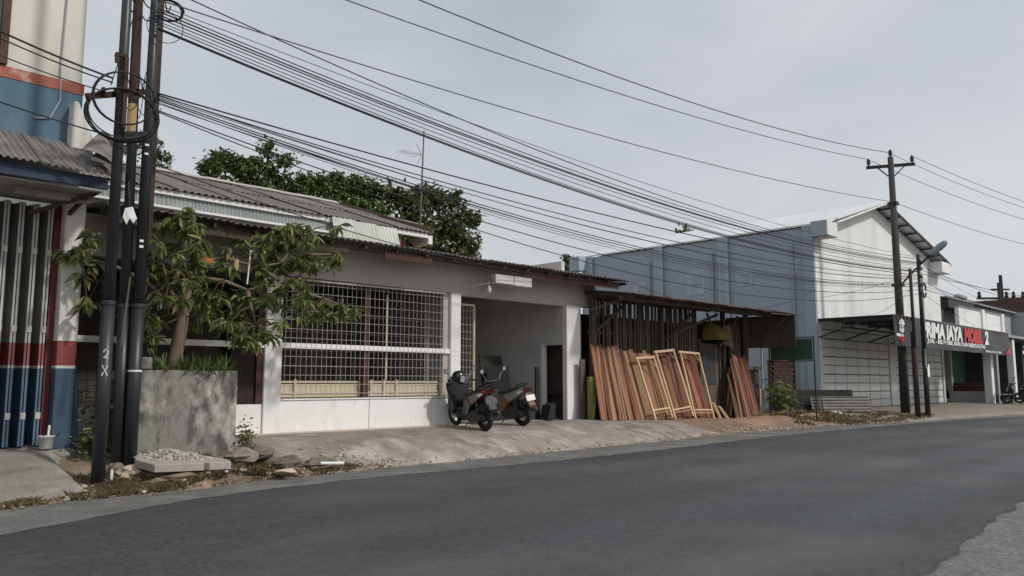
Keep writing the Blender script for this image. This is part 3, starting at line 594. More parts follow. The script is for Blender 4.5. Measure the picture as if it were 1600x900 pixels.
o = MB().lathe([(.26, 0), (.29, .04), (.29, .22), (.27, .26), (.27, .30), (.29, .34), (.29, .44), (.2, .5), (.1, .52)], (10.72, 14.62, 4.2), 20).build('water_tank', 'tankred', smooth=True)
tag(o, 'red plastic water tank under the upper roof end', 'tank')
o = B(10.66, 10.69, 14.25, 14.28, 4.2, 4.7).build('terrace_post', 'white_clean', house)

# antenna mast on the roof
an = thing('antenna_mast', (13.4, 17.0, 4.4), 'tall thin television antenna mast behind the low roof', 'antenna')
MB().tube([(13.4, 17, 4.4), (13.43, 17, 6.4), (13.5, 17, 8.45)], [.03, .026, .018], 6).build('mast', 'cablegrey', an)
MB().tube([(13.48, 16.98, 7.72), (12.75, 17.1, 7.72)], .010, 5).build('boom', 'wire', an)
for k in range(7): MB().tube([(12.78 + k * .1, 16.9 - .01 * k, 7.72), (12.78 + k * .1, 17.28 + .01 * k, 7.72)], .005, 4).build('element', 'wire', an)
MB().tube([(13.42, 17, 7.72), (13.25, 17, 8.0)], .014, 4).build('reflector', 'wire', an); MB().tube([(13.42, 17, 7.72), (13.28, 17, 7.45)], .014, 4).build('reflector', 'wire', an)
MB().tube([(13.36, 17, 5.75), (12.4, 17, 5.8)], .012, 4).build('stay', 'wire', an)

# ------------------------------------------------------------------ timber shed
shed = thing('timber_shed', (19.8, 12.9, .38), 'open fronted timber workshop shed with slatted wall and rusty roof', 'shed')
sb = lambda n, m, *a, **k: B(*a).build(n, m, shed, **k)
def rz_(Y): return 3.55 + (Y - 11.7) * .14
for (x, y) in ((15.86, 12.95), (19.0, 12.98), (22.35, 12.95), (23.7, 12.9), (15.9, 15.9), (20, 15.9), (23.7, 15.9)):
    MB().bar((x, y, .3), (x + .02, y, rz_(y) - .06), .12, .12).build('post', 'oldwood', shed)
for y in (11.95, 12.95, 14.5, 15.9): MB().bar((15.75, y, rz_(y) - .08), (24.2, y, rz_(y) - .06), .07, .1).build('purlin', 'oldwood', shed)
for k in range(9): MB().bar((15.9 + k * 1.02, 11.65, rz_(11.65) - .02), (15.9 + k * 1.02, 16.1, rz_(16.1) - .02), .06, .07).build('rafter', 'oldwood', shed)
slm = B(-.045, .045, -.012, .012, 0, 3.2).mesh('slat')
x = 16.02
while x < 21.0:
    o = piece('slat', slm, 'oldwood', shed, (x, 13.04 + .015 * rnd.random(), .4), (0, R(rnd.uniform(-.8, .8)), 0), (rnd.uniform(.65, 1.15), 1, (3.32 - .1 * rnd.random()) / 3.2)); x += rnd.uniform(.115, .165)
for z in (1.3, 2.7): MB().bar((15.9, 13.1, z), (21.0, 13.1, z + .05), .05, .08).build('girt', 'oldwood', shed)
for (p, q) in (((16.0, 12.9, 2.75), (17.3, 12.85, 3.6)), ((19.1, 12.9, 2.6), (20.2, 12.6, 3.5)), ((19.2, 12.5, 2.85), (21.3, 12.5, 3.45)), ((21.95, 12.85, 2.5), (22.9, 12.7, 3.5)), ((21.9, 12.9, 2.8), (21.2, 12.8, 3.5)), ((23.6, 12.6, 2.6), (23.7, 11.5, 3.4)), ((15.75, 12.9, 3.25), (16.15, 12.2, 3.5))):
    MB().bar(p, q, .05, .07).build('brace', 'oldwood', shed)
# back and right walls
bdm = B(0, .334, 0, .02, 0, 3.2).mesh('board')
for k in range(24): piece('board', bdm, 'oldpanel', shed, (15.8 + k * .335, 16.0 + .01 * (k % 2), .35))
rb = B(0, .02, 0, .62, 0, 1.02).mesh('board')
for k in range(4):
    piece('board', rb, 'oldpanel', shed, (23.82 + .006 * (k % 2), 11.25 + k * .6, 2.5 + .012 * k), (0, 0, 0))
rb2 = B(0, .02, 0, .425, 0, 3.15).mesh('board')
for k in range(7): piece('board', rb2, 'oldpanel', shed, (23.85 + .006 * (k % 2), 13.0 + k * .42, .35))
sb('left_screen', 'oldpanel', 15.74, 15.78, 13.3, 16.0, .35, 3.6)
# boarded front right of the door
fb = B(0, .20, 0, .02, 0, 1.5).mesh('board')
for k in range(7): piece('board', fb, 'oldpanel', shed, (22.95 + k * .205, 12.85 + .008 * (k % 2), .32), (0, 0, 0), (1, 1, 1.0 + .02 * (k % 3)))
sb('board_rail', 'oldwood', 22.9, 24.6, 12.78, 12.84, 1.82, 1.93)
sb('thin_pole', 'wire', 24.38, 24.42, 12.7, 12.74, .3, 3.3)
sb('slim_board', 'pine', 24.2, 24.26, 12.72, 12.76, .3, 1.2)
# door and its frame, yellow hood over it
dr = B(21.12, 22.15, 13.02, 13.07, .36, 2.6).build('door', 'oldwood', shed)
B(21.24, 21.95, 13.0, 13.018, 1.35, 2.5).build('door_window', 'shopdark', dr); B(21.2, 21.48, 13.0, 13.017, .5, 1.15).build('door_panel', 'oldpanel', dr); B(21.56, 21.95, 13.0, 13.017, .5, 1.15).build('door_panel', 'oldpanel', dr)
sb('door_jamb', 'oldwood', 21.02, 21.115, 12.98, 13.09, .34, 2.72); sb('door_jamb', 'oldwood', 22.16, 22.26, 12.98, 13.09, .34, 2.72)
sb('inner_boarding', 'tan', 22.43, 22.8, 12.98, 13.03, .36, 1.9); sb('inner_boarding', 'oldpanel', 22.81, 23.5, 12.98, 13.03, .36, 3.3)
hd = MB()
def hoodfn(u, v):
    t = math.pi * u; r = 1 - v; return (21.66 + .5 * (-math.cos(t)) * (1 - .25 * v), 12.95 - .5 * v ** .8, 2.7 + (.58 * math.sin(t)) * (1 - v) ** .55)
hd.grid(14, 8, hoodfn); hd.grid(14, 8, lambda u, v: tuple(Vector(hoodfn(u, v)) + Vector((0, .012, -.008))), True)
o = hd.build('door_hood', 'yellowhood', smooth=True); tag(o, 'faded yellow rounded canvas hood above the shed door', 'awning')
o = MB().grid(6, 5, lambda u, v: (22.05 + .3 * u, 12.7 + .12 * math.sin(u * 5 + v * 3), 2.72 + .45 * v - .3 * u * (1 - v) + .03 * nz1(u * 4, v * 4))).grid(6, 5, lambda u, v: (22.05 + .3 * u, 12.712 + .12 * math.sin(u * 5 + v * 3), 2.72 + .45 * v - .3 * u * (1 - v) + .03 * nz1(u * 4, v * 4)), True).build('rag', 'rustsheet', smooth=True)
tag(o, 'brown rag of cloth hanging beside the yellow hood', 'cloth')
# roof sheets
rs = corr_mesh('roof_sheet', .82, 2.4, .076, .012, .004, 4)
rsl = math.atan(.14)
for k in range(11):
    for r in (0, 1):
        yy = 11.5 + r * 2.2 + .12 * nz1(k * 1.9, r * 4 + 1) - .28 * ss((k - 6) / 5); 
        piece('roof_sheet', rs, 'rustsheet', shed, (15.75 + k * .775, yy, rz_(yy) + .055 + .03 * r + .012 * (k % 2) + .02 * nz1(k * 1.3, r)), (rsl + R(.9) * nz1(k, r + 2.), R(1.1) * nz1(k * 1.3, 7), R(1.6) * nz1(k, 3 + r)))
for (x, y, w, l, a) in ((17.3, 12.1, .16, 1.4, 80), (17.0, 12.5, .2, 1.7, 86), (19.4, 12.6, .14, .5, 20), (20.6, 12.4, .13, .4, 60), (22.2, 12.3, .2, 1.1, 84)):
    o = MB().box(-w / 2, w / 2, -l / 2, l / 2, 0, .05).build('roof_board', 'oldpanel', shed, local=True); o.location = Vector((x, y, rz_(y) + .13)) - ORIG[shed.name]; o.rotation_euler = (0, 0, R(a))

# ------------------------------------------------------------------ timber leaning on the shed
def lean(name, me, m, foot, top, label, cat, group, twist=0):
    """stand a board (mesh: z up from 0, thickness along y) with its foot and top at given points"""
    f = Vector(foot); t = Vector(top); d = (t - f).normalized()
    xa = Vector((1, 0, 0)); ya = d.cross(xa).normalized(); xa = ya.cross(d).normalized()
    mt = Matrix((xa, ya, d)).transposed().to_4x4() @ Matrix.Rotation(R(twist), 4, 'Z')
    o = piece(name, me, m, None, f); o.rotation_euler = mt.to_euler(); return tag(o, label, cat, group)
pm = {}
def plank_mesh(w, t, l, m):
    key = (w, t, l, m)
    if key not in pm: pm[key] = B(-w / 2, w / 2, -t / 2, t / 2, 0, l).mesh('plank')
    return pm[key]
ORD = ['first', 'second', 'third', 'fourth', 'fifth', 'sixth', 'seventh', 'eighth', 'ninth', 'tenth', 'eleventh', 'twelfth', 'thirteenth', 'fourteenth', 'fifteenth', 'sixteenth', 'seventeenth', 'eighteenth', 'nineteenth', 'twentieth'] + ['twenty ' + q for q in ('first', 'second', 'third', 'fourth', 'fifth', 'sixth', 'seventh', 'eighth', 'ninth')] + ['thirtieth'] + ['thirty ' + q for q in ('first', 'second', 'third', 'fourth', 'fifth', 'sixth')]
x = 15.5; i = 0
while x < 17.0:
    w = rnd.choice((.05, .06, .07, .09, .12)); l = rnd.choice((1.92, 1.96, 1.99, 2.02)); m = rnd.choice(('plank', 'plank', 'plank', 'tan'))
    if i == 0: w = .19; m = 'plank'; l = 2.0
    y = 12.36 + rnd.uniform(-.05, .06); z = H(x, y) + .026
    lean('plank', plank_mesh(w, .035, l, m), m, (x, y, z), (x + .34 - .2 * (x - 15.5) + rnd.uniform(-.03, .03), 12.92 + rnd.uniform(-.02, .03), z + l * .95),
         'broad red brown plank at the left end of the leaning stack' if i == 0 else 'thin %s sawn board, %s from the left in the dense left stack' % ('tan' if m == 'tan' else 'red brown', ORD[i]), 'plank', None if i == 0 else 'boards in the left leaning stack', rnd.uniform(-30, 30))
    x += w * .7 + .012; i += 1
x = 17.02; i = 0
while x < 20.75:
    w = rnd.choice((.12, .15, .17, .2)); l = rnd.choice((1.86, 1.9, 1.95)); m = rnd.choice(('plank', 'tan', 'tan', 'plank'))
    if x > 19.5: m = 'plank'
    if x < 17.5: m = 'plank'; w = .2
    y = 12.48 + rnd.uniform(-.04, .05); z = H(x, y) + .012
    lean('plank', plank_mesh(w, .03, l, m), m, (x, y, z), (x - .1 + rnd.uniform(-.05, .05), 12.97 + rnd.uniform(-.015, .015), z + l * .96),
         'wide %s board behind the pale frames, %s from the left' % ('tan' if m == 'tan' else 'dark red brown', ORD[i]), 'plank', 'wide boards behind the pale frames', rnd.uniform(-8, 8))
    x += w * rnd.uniform(.78, 1.0); i += 1
x = 21.9; i = 0
while x < 23.2:
    w = rnd.choice((.09, .12, .16)); l = (1.5, 1.95, 2.05, 2.0, 2.1, 2.05, 2.08, 2.0, 2.05)[i % 9]; y = 12.22 + rnd.uniform(-.05, .05); z = max(H(x, y), mz(x, y)) + .01
    lean('plank', plank_mesh(w, .035, l, 'plank'), 'plank', (x, y, z - .02), (x + .42 - .03 * i + rnd.uniform(-.05, .05), 12.78 + rnd.uniform(-.03, .03), z + l * .93), 'red brown plank right of the shed door, %s from the left of its stack' % ORD[i], 'plank', 'planks right of the shed door', rnd.uniform(-15, 15))
    x += w * .85 + .02; i += 1
for k, (x, y, l, a) in enumerate(((21.3, 12.5, .62, 24), (21.55, 12.4, .55, 14))):
    z = H(x, y); lean('plank', plank_mesh(.16, .03, l, 'tan'), 'tan', (x, y, z), (x + .22, 12.9, z + l * .85), ('short tan offcut leaning by the foot of the shed door, the longer one', 'short tan offcut leaning by the foot of the shed door, the shorter one')[k], 'offcut', None)
# three pale frames
def window_frame(name, x0, x1, l, h, y0, y1, shift, label):
    w = x1 - x0; z = H(x0, y0) + .02
    t = thing(name, (x0, y0, z), label, 'frame', 'pale timber frames leaning on the planks')
    f = Vector((x0, y0, z)); tp = Vector((x0 + shift, y1, z + h)); d = (tp - f).normalized(); xa = Vector((1, 0, 0)); ya = d.cross(xa).normalized()
    xa = ya.cross(d).normalized()
    t.rotation_euler = Matrix((xa, ya, d)).transposed().to_euler(); L_ = (tp - f).length
    add = lambda n, mb, m='pine': mb.build(n, m, t, local=True, bevel=.004)
    O = ORIG[t.name]; ORIG[t.name] = Vector((0, 0, 0))
    add('stile', B(-.03, .03, -.025, .025, 0, L_)); add('stile', B(w - .03, w + .03, -.025, .025, 0, L_))
    add('head_rail', B(-.09, w + .031, -.028, .022, L_ + .001, L_ + .07)); add('bottom_rail', B(.031, w - .031, -.024, .024, .24, .285)); add('bottom_rail', B(.031, w - .031, -.02, .02, .16, .195), 'tan')
    add('corner_brace', MB().bar((w - .04, -.034, L_ - .26), (w - .28, -.034, L_ - .02), .014, .045, up=(1, 0, 1)), 'tan')
    return t
window_frame('window_frame', 17.53, 18.32, 1.62, 1.59, 12.2, 12.68, -.10, 'short pale timber frame, leftmost and lowest of the three against the planks')
window_frame('window_frame', 18.46, 19.36, 1.9, 1.80, 12.2, 12.68, -.16, 'tall pale timber frame, middle one of the three against the planks')
window_frame('window_frame', 19.46, 20.42, 1.9, 1.85, 12.2, 12.68, .05, 'tall pale timber frame, rightmost of the three beside the shed door')
o = MB().box(-.09, .09, -.02, .02, 0, 1.55).build('grey_post', 'oldwood', local=True); o.location = (15.5, 12.98, .44); tag(o, 'weathered grey board standing beside the garage pillar', 'board')
o = MB().lathe([(.10, 0), (.11, .02), (.11, .45), (.105, .47), (.11, .49), (.11, 1.08), (.10, 1.1)], (15.62, 12.8, .45), 16).build('green_drum', 'limegreen', smooth=True); tag(o, 'lime green upright drum between garage pillar and planks', 'drum')

# ------------------------------------------------------------------ big gabled showroom
BX0, BX1, BY, BYB, BZ = 29.2, 43.7, 12.9, 24.2, .38
EH, RH, RX = 7.25, 9.1, 35.4
shw = thing('showroom_building', (36.7, BY, BZ), 'large gabled hall with streaked white front and slate blue side wall', 'building')
wb = lambda n, m, *a, **k: B(*a).build(n, m, shw, **k)
def roofz(x): return EH + (RH - EH) * (1 - abs(x - RX) / ((RX - BX0) if x < RX else (BX1 - RX)))
MB().prism([(BX0, BY, 3.75), (BX1, BY, 3.75), (BX1, BY, EH - .02), (RX, BY, RH - .02), (BX0, BY, EH - .02)], (0, .2, 0)).build('front_wall', 'gablewhite', shw)
for a, b in ((BX0, 29.5), (36.35, 37.05), (43.45, BX1)): wb('front_pier', 'gablewhite', a, b, BY, BY + .2, BZ - .2, 3.748)
wb('door_head', 'gablewhite', 29.503, 36.347, BY + .02, BY + .2, 3.45, 3.747); wb('door_head', 'gablewhite', 37.053, 43.447, BY + .02, BY + .2, 3.45, 3.747)
wb('side_wall', 'bluewall', BX0 - .02, BX0 + .18, BY + .203, BYB, BZ - .2, EH + .1)
wb('side_wall', 'gablewhite', BX1 - .18, BX1 + .02, BY + .203, BYB, BZ - .2, EH)
MB().prism([(BX0, BYB, BZ), (BX1, BYB, BZ), (BX1, BYB, EH), (RX, BYB, RH - .02), (BX0, BYB, EH)], (0, .2, 0)).build('rear_wall', 'greyblock', shw)
for y0, y1 in ((BY - .03, BY + .4), (16.6, 16.98), (19.8, 20.15), (23.75, 24.15)): wb('pilaster', 'bluewall', BX0 - .16, BX0 - .022, y0, y1, BZ - .2, EH + .14)
for y0 in (16.55, 19.76, 23.71): wb('pilaster_edge', 'bluelight', BX0 - .165, BX0 - .08, y0 - .06, y0 + .045, BZ - .2, EH + .1)
for y in (13.75, 17.25, 20.42): MB().tube([(BX0 - .09, y, BZ), (BX0 - .09, y, EH - .45)], .05, 8).build('downpipe', 'pipe', shw)
for (y, z, w, h) in ((18.06, 5.75, .62, .72), (15.8, 5.6, .5, .6), (13.8, 5.85, .4, .45), (20.95, 5.6, .5, .45)):
    p = wb('wall_patch', 'bluelight', BX0 - .035, BX0 - .0215, y - w * .6, y + w * .75, z - h * (.9 if w > .55 else .5), z + h * .6)
    B(BX0 - .06, BX0 - .036, y - w * .38, y + w * .34, z - h * .3, z + h * .33).build('vent', 'bluewall', p)
MB().tube([(BX0 - .06, 14.35, .5), (BX0 - .06, 14.35, 2.0), (BX0 - .06, 14.5, 2.05)], .03, 6).build('downpipe', 'pipe', shw)
wb('wall_patch', 'bluelight', BX0 - .034, BX0 - .0215, 13.5, 15.1, .4, 2.1)
# eave boxes
wb('eave_box', 'bluewall', BX0 - .32, BX0 + .0, BY - .64, BY - .034, EH - .36, EH + .22); wb('eave_box_face', 'gablewhite', BX0 - .30, BX0 + .62, BY - .66, BY - .642, EH - .34, EH + .2)
wb('eave_box', 'gablewhite', BX0 + .003, BX0 + .62, BY - .639, BY - .003, EH - .355, EH + .21)
wb('eave_box', 'gablewhite', BX1 - 1.5, BX1 - .1, BY - .62, BY - .002, EH - .42, EH + .1)
wb('eave_box', 'bluewall', BX0 - .7, BX0 - .17, 24.0, 24.6, EH - .55, EH + .12)
# roof panels
ang = math.atan2(RH - EH, RX - BX0); rl = math.hypot(RH - EH, RX - BX0)
for k in range(12):
    y = BY - .6 + k * 1.03
    MB().prism([(BX0 - .1, y, EH + .13), (RX, y, RH + .1), (RX, y, RH + .17), (BX0 - .1, y, EH + .20)], (0, 1.03, 0)).build('roof_panel', 'roofwhite', shw)
    MB().prism([(RX + .003, y, RH + .1), (BX1 + .1, y, EH + .1), (BX1 + .1, y, EH + .17), (RX + .003, y, RH + .17)], (0, 1.03, 0)).build('roof_panel', 'roofwhite', shw)
MB().bar((RX, BY - .58, RH + .055), (BX1 + .08, BY - .58, EH + .06), .06, .1).build('verge_beam', 'steel_black', shw)
MB().bar((BX0 + .65, BY - .57, EH + .23), (RX, BY - .57, RH + .055), .05, .07).build('verge_beam', 'gablewhite', shw)
for k in range(8):
    t = (k + .5) / 8; xx = RX + (BX1 - RX) * t; zz = RH + .05 + (EH - RH) * t
    MB().bar((xx, BY - .55, zz - .02), (xx, BY - .003, zz - .02), .1, .06).build('outrigger', 'steel_black', shw)
# steel folding doors
pmesh = B(0, 1, 0, .03, 0, 1).mesh('panel')
for (x0, x1, nc) in ((29.52, 36.33, 6), (37.07, 43.43, 6)):
    dd = wb('steel_door', 'doorgap', x0, x1, BY + .08, BY + .12, BZ - .05, 3.449)
    cw = (x1 - x0) / nc; chh = (3.43 - BZ) / 9
    for c_ in range(nc):
        for r_ in range(9): piece('panel', pmesh, 'doorpanel', dd, (x0 + c_ * cw + .02, BY + .046 + .004 * (c_ % 2), BZ + .01 + r_ * chh), (0, 0, 0), (cw - .06, 1, chh - (.045 if r_ % 2 else .028)))
# canopy with black steel frame
cp = wb('canopy', 'steel_black', BX0 - .05, 43.9, 10.12, BY - .005, 3.76, 3.80)
for x in [29.25 + k * 2.42 for k in range(7)]:
    for mb_ in (MB().bar((x, 10.15, 3.72), (x, BY - .01, 3.72), .06, .06), MB().bar((x, BY - .02, 3.1), (x, 11.0, 3.68), .05, .05)): mb_.build('canopy_bracket', 'steel_black', cp)
for y, z in ((10.16, 3.3), (12.0, 3.45), (11.1, 3.5)): MB().bar((29.2, y, z), (43.8, y, z), .05, .05).build('canopy_rail', 'steel_black', cp)
for y in (12.0, 11.1): MB().bar((29.25, y, z), (29.25, y, 3.72), .04, .04).build('canopy_rail', 'steel_black', cp)
wb('canopy_post', 'gablewhite', 43.0, 43.4, 10.65, 11.0, BZ - .1, 3.70, bevel=.02)

# banner along the canopy
NY = 10.02
bn = thing('shop_banner', (36.4, NY, 2.7), 'long black vinyl banner with white and red lettering along the canopy', 'banner')
def bnf(u, v, d=0): x = 28.75 + 15.05 * u; return (x, NY + d + .012 * math.sin(x * 2.1 + v * 3) + .01 * nz1(x * 1.1, v * 2), 2.69 + 1.08 * v + .025 * nz1(x * .7, 8) * (1 - v))
MB().grid(120, 6, bnf).grid(120, 6, lambda u, v: bnf(u, v, .02), True).build('banner_sheet', 'bannerblack', bn, smooth=True)
def letters(name, body, x, z, size, m, wid=1., bold=.02, sh=.12):
    me = text_mesh(body, size, bold * size, .004, 1., sh); x0 = min(v.co.x for v in me.vertices); x1 = max(v.co.x for v in me.vertices)
    for v in me.vertices: v.co.x = (v.co.x - x0) * wid / (x1 - x0)
    return piece(name, me, m, bn, (x, NY - .035, z), (R(90), 0, 0))
letters('lettering', 'PRIMA JAYA', 31.5, 3.12, .76, 'bannerwhite', 4.9, .055)
letters('lettering', 'MOBIL', 36.65, 3.12, .76, 'bannerred', 2.6, .07)
letters('lettering', '2', 39.6, 3.12, .76, 'bannerwhite', .6, .06)
letters('small_lettering', 'JUAL - BELI MOBIL BARU DAN BERKUALITAS', 32.0, 2.90, .22, 'bannerwhite', 7.6, .03)['kind'] = 'stuff'
letters('small_lettering', 'PRIMA JAYA MOBIL', 39.6, 2.74, .12, 'bannerwhite', 2.6, .02)['kind'] = 'stuff'
MB().prism([(42.9, NY - .03, 2.74), (43.75, NY - .03, 2.74), (43.75, NY - .03, 3.12)], (0, .006, 0)).build('corner_print', 'bannerred', bn)
for k in range(7): MB().prism([(41.2 + k * .38, NY - .028, 3.76), (41.35 + k * .38, NY - .028, 3.76), (41.15 + k * .38, NY - .028, 3.58)], (0, .005, 0)).build('corner_print', 'bannerdull', bn)
for k in range(5): MB().prism([(29.0 + k * .36, NY - .028, 3.76), (29.18 + k * .36, NY - .028, 3.76), (29.1 + k * .36, NY - .028, 3.55)], (0, .005, 0)).build('corner_print', 'bannerdull', bn)
em = MB().prism([(29.07, NY - .03, 2.98), (29.43, NY - .03, 2.8), (29.79, NY - .03, 2.98), (29.65, NY - .03, 3.1), (29.43, NY - .03, 2.96), (29.20, NY - .03, 3.1)], (0, .005, 0)).build('emblem', 'bannerred', bn)
MB().prism([(29.20 + .0, NY - .036, 3.22), (29.35, NY - .036, 3.15), (29.51, NY - .036, 3.15), (29.65, NY - .036, 3.25), (29.61, NY - .036, 3.42), (29.45, NY - .036, 3.38), (29.27, NY - .036, 3.42)], (0, .005, 0)).build('emblem_face', 'bannerwhite', em)
MB().prism([(29.17, NY - .036, 3.45), (29.45, NY - .036, 3.41), (29.75, NY - .036, 3.46), (29.65, NY - .036, 3.6), (29.45, NY - .036, 3.66), (29.27, NY - .036, 3.6)], (0, .005, 0)).build('emblem_cap', 'bannerwhite', em)
for a, b in ((29.29, 29.40), (29.49, 29.59)): MB().prism([(a, NY - .04, 3.3), (b, NY - .04, 3.3), (b, NY - .04, 3.36), (a, NY - .04, 3.36)], (0, .005, 0)).build('emblem_eye', 'bannerblack', em)
MB().prism([(28.90, NY - .036, 3.02), (29.55, NY - .036, 3.02), (29.55, NY - .036, 3.1), (28.90, NY - .036, 3.12)], (0, .005, 0)).build('emblem_bar', 'bannerwhite', em)

# ------------------------------------------------------------------ neighbouring shops to the right
ns = thing('corner_shop', (48, 13, .38), 'open fronted shop with white parapet and grey roof right of the gabled hall', 'shop')
nb = lambda n, m, *a, **k: B(*a).build(n, m, ns, **k)
nb('parapet', 'gablewhite', 44.5, 52.9, 12.3, 12.5, 3.85, 5.25, bevel=.02); nb('parapet_cap', 'greyblock', 44.45, 52.95, 12.26, 12.54, 5.252, 5.31)
for x in (48.3, 52.2): nb('parapet_pier', 'gablewhite', x, x + .45, 12.2, 12.297, 3.85, 5.35)
nb('back_wall', 'shopdark', 44.3, 56.0, 17.0, 17.1, .3, 5.0); nb('ceiling', 'shopdark', 44.0, 56.0, 10.7, 17, 3.62, 3.68); nb('right_wall', 'shopdark', 52.0, 52.2, 11.3, 17, .3, 3.61)  # interior walls coloured dark so the opening reads as shaded
nb('floor', 'paving', 44.15, 52.0, 10.9, 17, .3, .5); nb('roof_slab', 'greyblock', 43.95, 53, 10.6, 12.25, 3.7, 3.84)
nb('low_wall', 'greyblock', 43.95, 44.15, 11.05, 12.85, .3, .98); nb('counter', 'redcounter', 44.2, 44.6, 11.1, 12.8, .5, 1.4)
nb('side_pier', 'greyblock', 43.97, 44.25, 12.7, 13.0, .98, 3.6); nb('front_post', 'greyblock', 44.4, 44.7, 10.75, 11.0, .3, 3.6); nb('front_pier', 'gablewhite', 47.4, 47.8, 10.7, 11.0, .3, 3.69)
for k in range(5): MB().prism([(43.96, 11.1 + k * .36, 3.6), (43.96, 11.44 + k * .36, 3.6), (43.96, 11.27 + k * .36, 3.3)], (.01, 0, 0)).build('scallop', 'redcounter', ns)
nb('inner_screen', 'greenwall', 48.9, 51.9, 14.2, 14.3, .5, 3.6)
up_ = nb('rear_block', 'greyclad', 46.5, 63, 13.6, 20, 4.0, 5.9); MB().prism([(46.3, 13.3, 5.95), (64, 13.3, 5.95), (64, 13.3, 6.02), (46.3, 13.3, 6.02)], (0, 7, .6)).build('rear_roof', 'greyclad', ns)
nb('rear_shade', 'steel_black', 45.0, 49.5, 12.9, 13.5, 5.3, 5.75); nb('roof_tank', 'greyblock', 48.3, 49.6, 13.2, 13.6, 6.0, 6.3, bevel=.1)
# shop beyond with vent blocks and small printed banners
fs = thing('brown_shop', (64, 13, .38), 'far brown fronted shop with vent blocks above printed banners', 'shop')
fb_ = lambda n, m, *a, **k: B(*a).build(n, m, fs, **k)
fb_('front_wall', 'redcounter', 57.6, 85, 13.2, 13.4, .3, 3.3); fb_('upper_block', 'greyclad2', 60.5, 85, 12.6, 19, 4.3, 6.0); fb_('roof_edge', 'steel_black', 57.5, 85, 12.0, 12.3, 4.2, 4.3)
fb_('brown_gable', 'brownwood', 64.5, 85, 13.5, 19, 6.0, 7.3)
vb = fb_('vent_band', 'gablewhite', 57.5, 85, 12.25, 12.4, 3.55, 4.19)
for k in range(12): B(58 + k * 1.2, 58.75 + k * 1.2, 12.22, 12.249, 3.72, 4.02).build('vent_block', 'shopdark', vb)
fb_('red_plank', 'bannerred', 57.7, 60.5, 13.15, 13.198, 1.3, 1.6); fb_('awning_edge', 'gablewhite', 57.5, 85, 11.7, 11.85, 2.35, 2.45)
me = text_mesh('UTI', 1.1, .03, .01, .9); piece('lettering', me, 'bannerwhite', fs, (61.6, 12.56, 4.75), (R(90), 0, 0))
for k, (m_, lb) in enumerate((('bannerblack', 'small black and red printed banner under the far vent blocks'), ('bannergold', 'small gold printed banner under the far vent blocks'), ('bannerblack', 'dark printed banner at the far right photo edge'))):
    x = 57.6 + k * 2.05; o = thing('small_banner', (x + 1, 11.9, 2.5), lb, 'banner')
    B(x, x + 1.95, 11.86, 11.88, 2.55, 3.5).build('banner_sheet', m_, o); B(x + .2, x + 1.6, 11.84, 11.858, 2.72, 2.86).build('banner_print', 'bannerwhite', o)
    B(x + .2, x + 1.5, 11.84, 11.858, 3.0, 3.3).build('banner_print', ('bannerred', 'redcounter', 'bannergold')[k], o)

# ------------------------------------------------------------------ blue and white shop at the left
lsh = thing('corner_shophouse', (1, 12.6, .5), 'two storey shophouse with faded blue band, folding door and corrugated awning', 'shophouse')
lb = lambda n, m, *a, **k: B(*a).build(n, m, lsh, **k)
lb('upper_wall', 'shop_white', -6, 3.5, 12.6, 13.0, 5.821, 9.0); lb('side_wall', 'shop_white', 3.3, 3.49, 13.003, 19, .3, 9.0)
lb('red_band', 'shop_red', -6, 3.53, 12.57, 12.9, 5.66, 5.82); lb('blue_band', 'shop_blue', -6, 3.52, 12.58, 12.9, 4.7, 5.657)
wn = lb('window', 'windowglass', 1.3, 2.47, 12.56, 12.6, 5.85, 8.4)
for a in ((2.42, 2.52, 12.53, 12.6, 5.84, 8.5), (1.25, 2.42, 12.53, 12.6, 5.83, 5.92), (1.3, 1.36, 12.54, 12.6, 5.92, 8.4)): B(*a).build('window_frame', 'brownwood', wn)
MB().tube([(3.25, 12.57, 8.5), (3.2, 12.57, 6.0), (3.22, 12.565, 5.5), (3.1, 12.56, 5.2), (2.9, 12.56, 5.16)], .012, 6).build('conduit', 'pipe', lsh)
lb('head_wall', 'shop_white', -6, 3.55, 12.6, 12.9, 4.02, 4.69)
MB().prism([(3.34, 12.3, 4.75), (3.52, 12.3, 4.75), (3.62, 12.3, 4.95), (3.52, 12.3, 5.18), (3.4, 12.3, 5.46), (3.34, 12.3, 5.46)], (0, .27, 0)).build('wing_wall', 'shop_white', lsh, bevel=.02)
# awning
aw = MB().bar((-5, 11.5, 4.1), (3.6, 11.5, 4.12), .05, .16).build('awning', 'navy', lsh)
am = corr_mesh('awning_sheet', .86, 1.42, .085, .016, .006, 6)
asl = math.atan2(.66, 1.2)
for k in range(7): piece('awning_sheet', am, 'asbestos', aw, (2.75 - k * .8, 11.36 + .02 * nz1(k, 2), 4.225 + .01 * (k % 2)), (asl, 0, R(.8) * nz1(k, 6)))
for k, (p, rt) in enumerate((((3.35, 11.5, 4.42), (R(26), R(24), R(-14))), ((3.28, 11.66, 4.58), (R(34), R(20), R(-24))))):
    mb = MB().grid(8, 6, lambda u, v: (.42 * u, .8 * v, .05 * math.sin(u * 3.1 + v * 2) + .04 * v * v)).grid(8, 6, lambda u, v: (.42 * u, .8 * v, .05 * math.sin(u * 3.1 + v * 2) + .04 * v * v - .006), True)
    piece('loose_sheet', mb.mesh('loose_sheet', smooth=True), 'asbestos', aw, p, rt)
lb('soffit', 'soffit', -6, 3.55, 11.54, 12.595, 4.0, 4.018); lb('soffit_lip', 'soffit', 2.6, 3.5, 11.9, 12.0, 3.9, 3.997)
MB().bar((2.9, 12.45, 3.75), (3.5, 11.6, 4.0), .04, .05).build('awning_strut', 'oldwood', lsh); MB().bar((3.4, 12.5, 3.8), (3.45, 11.65, 4.02), .05, .05).build('awning_strut', 'oldwood', lsh)
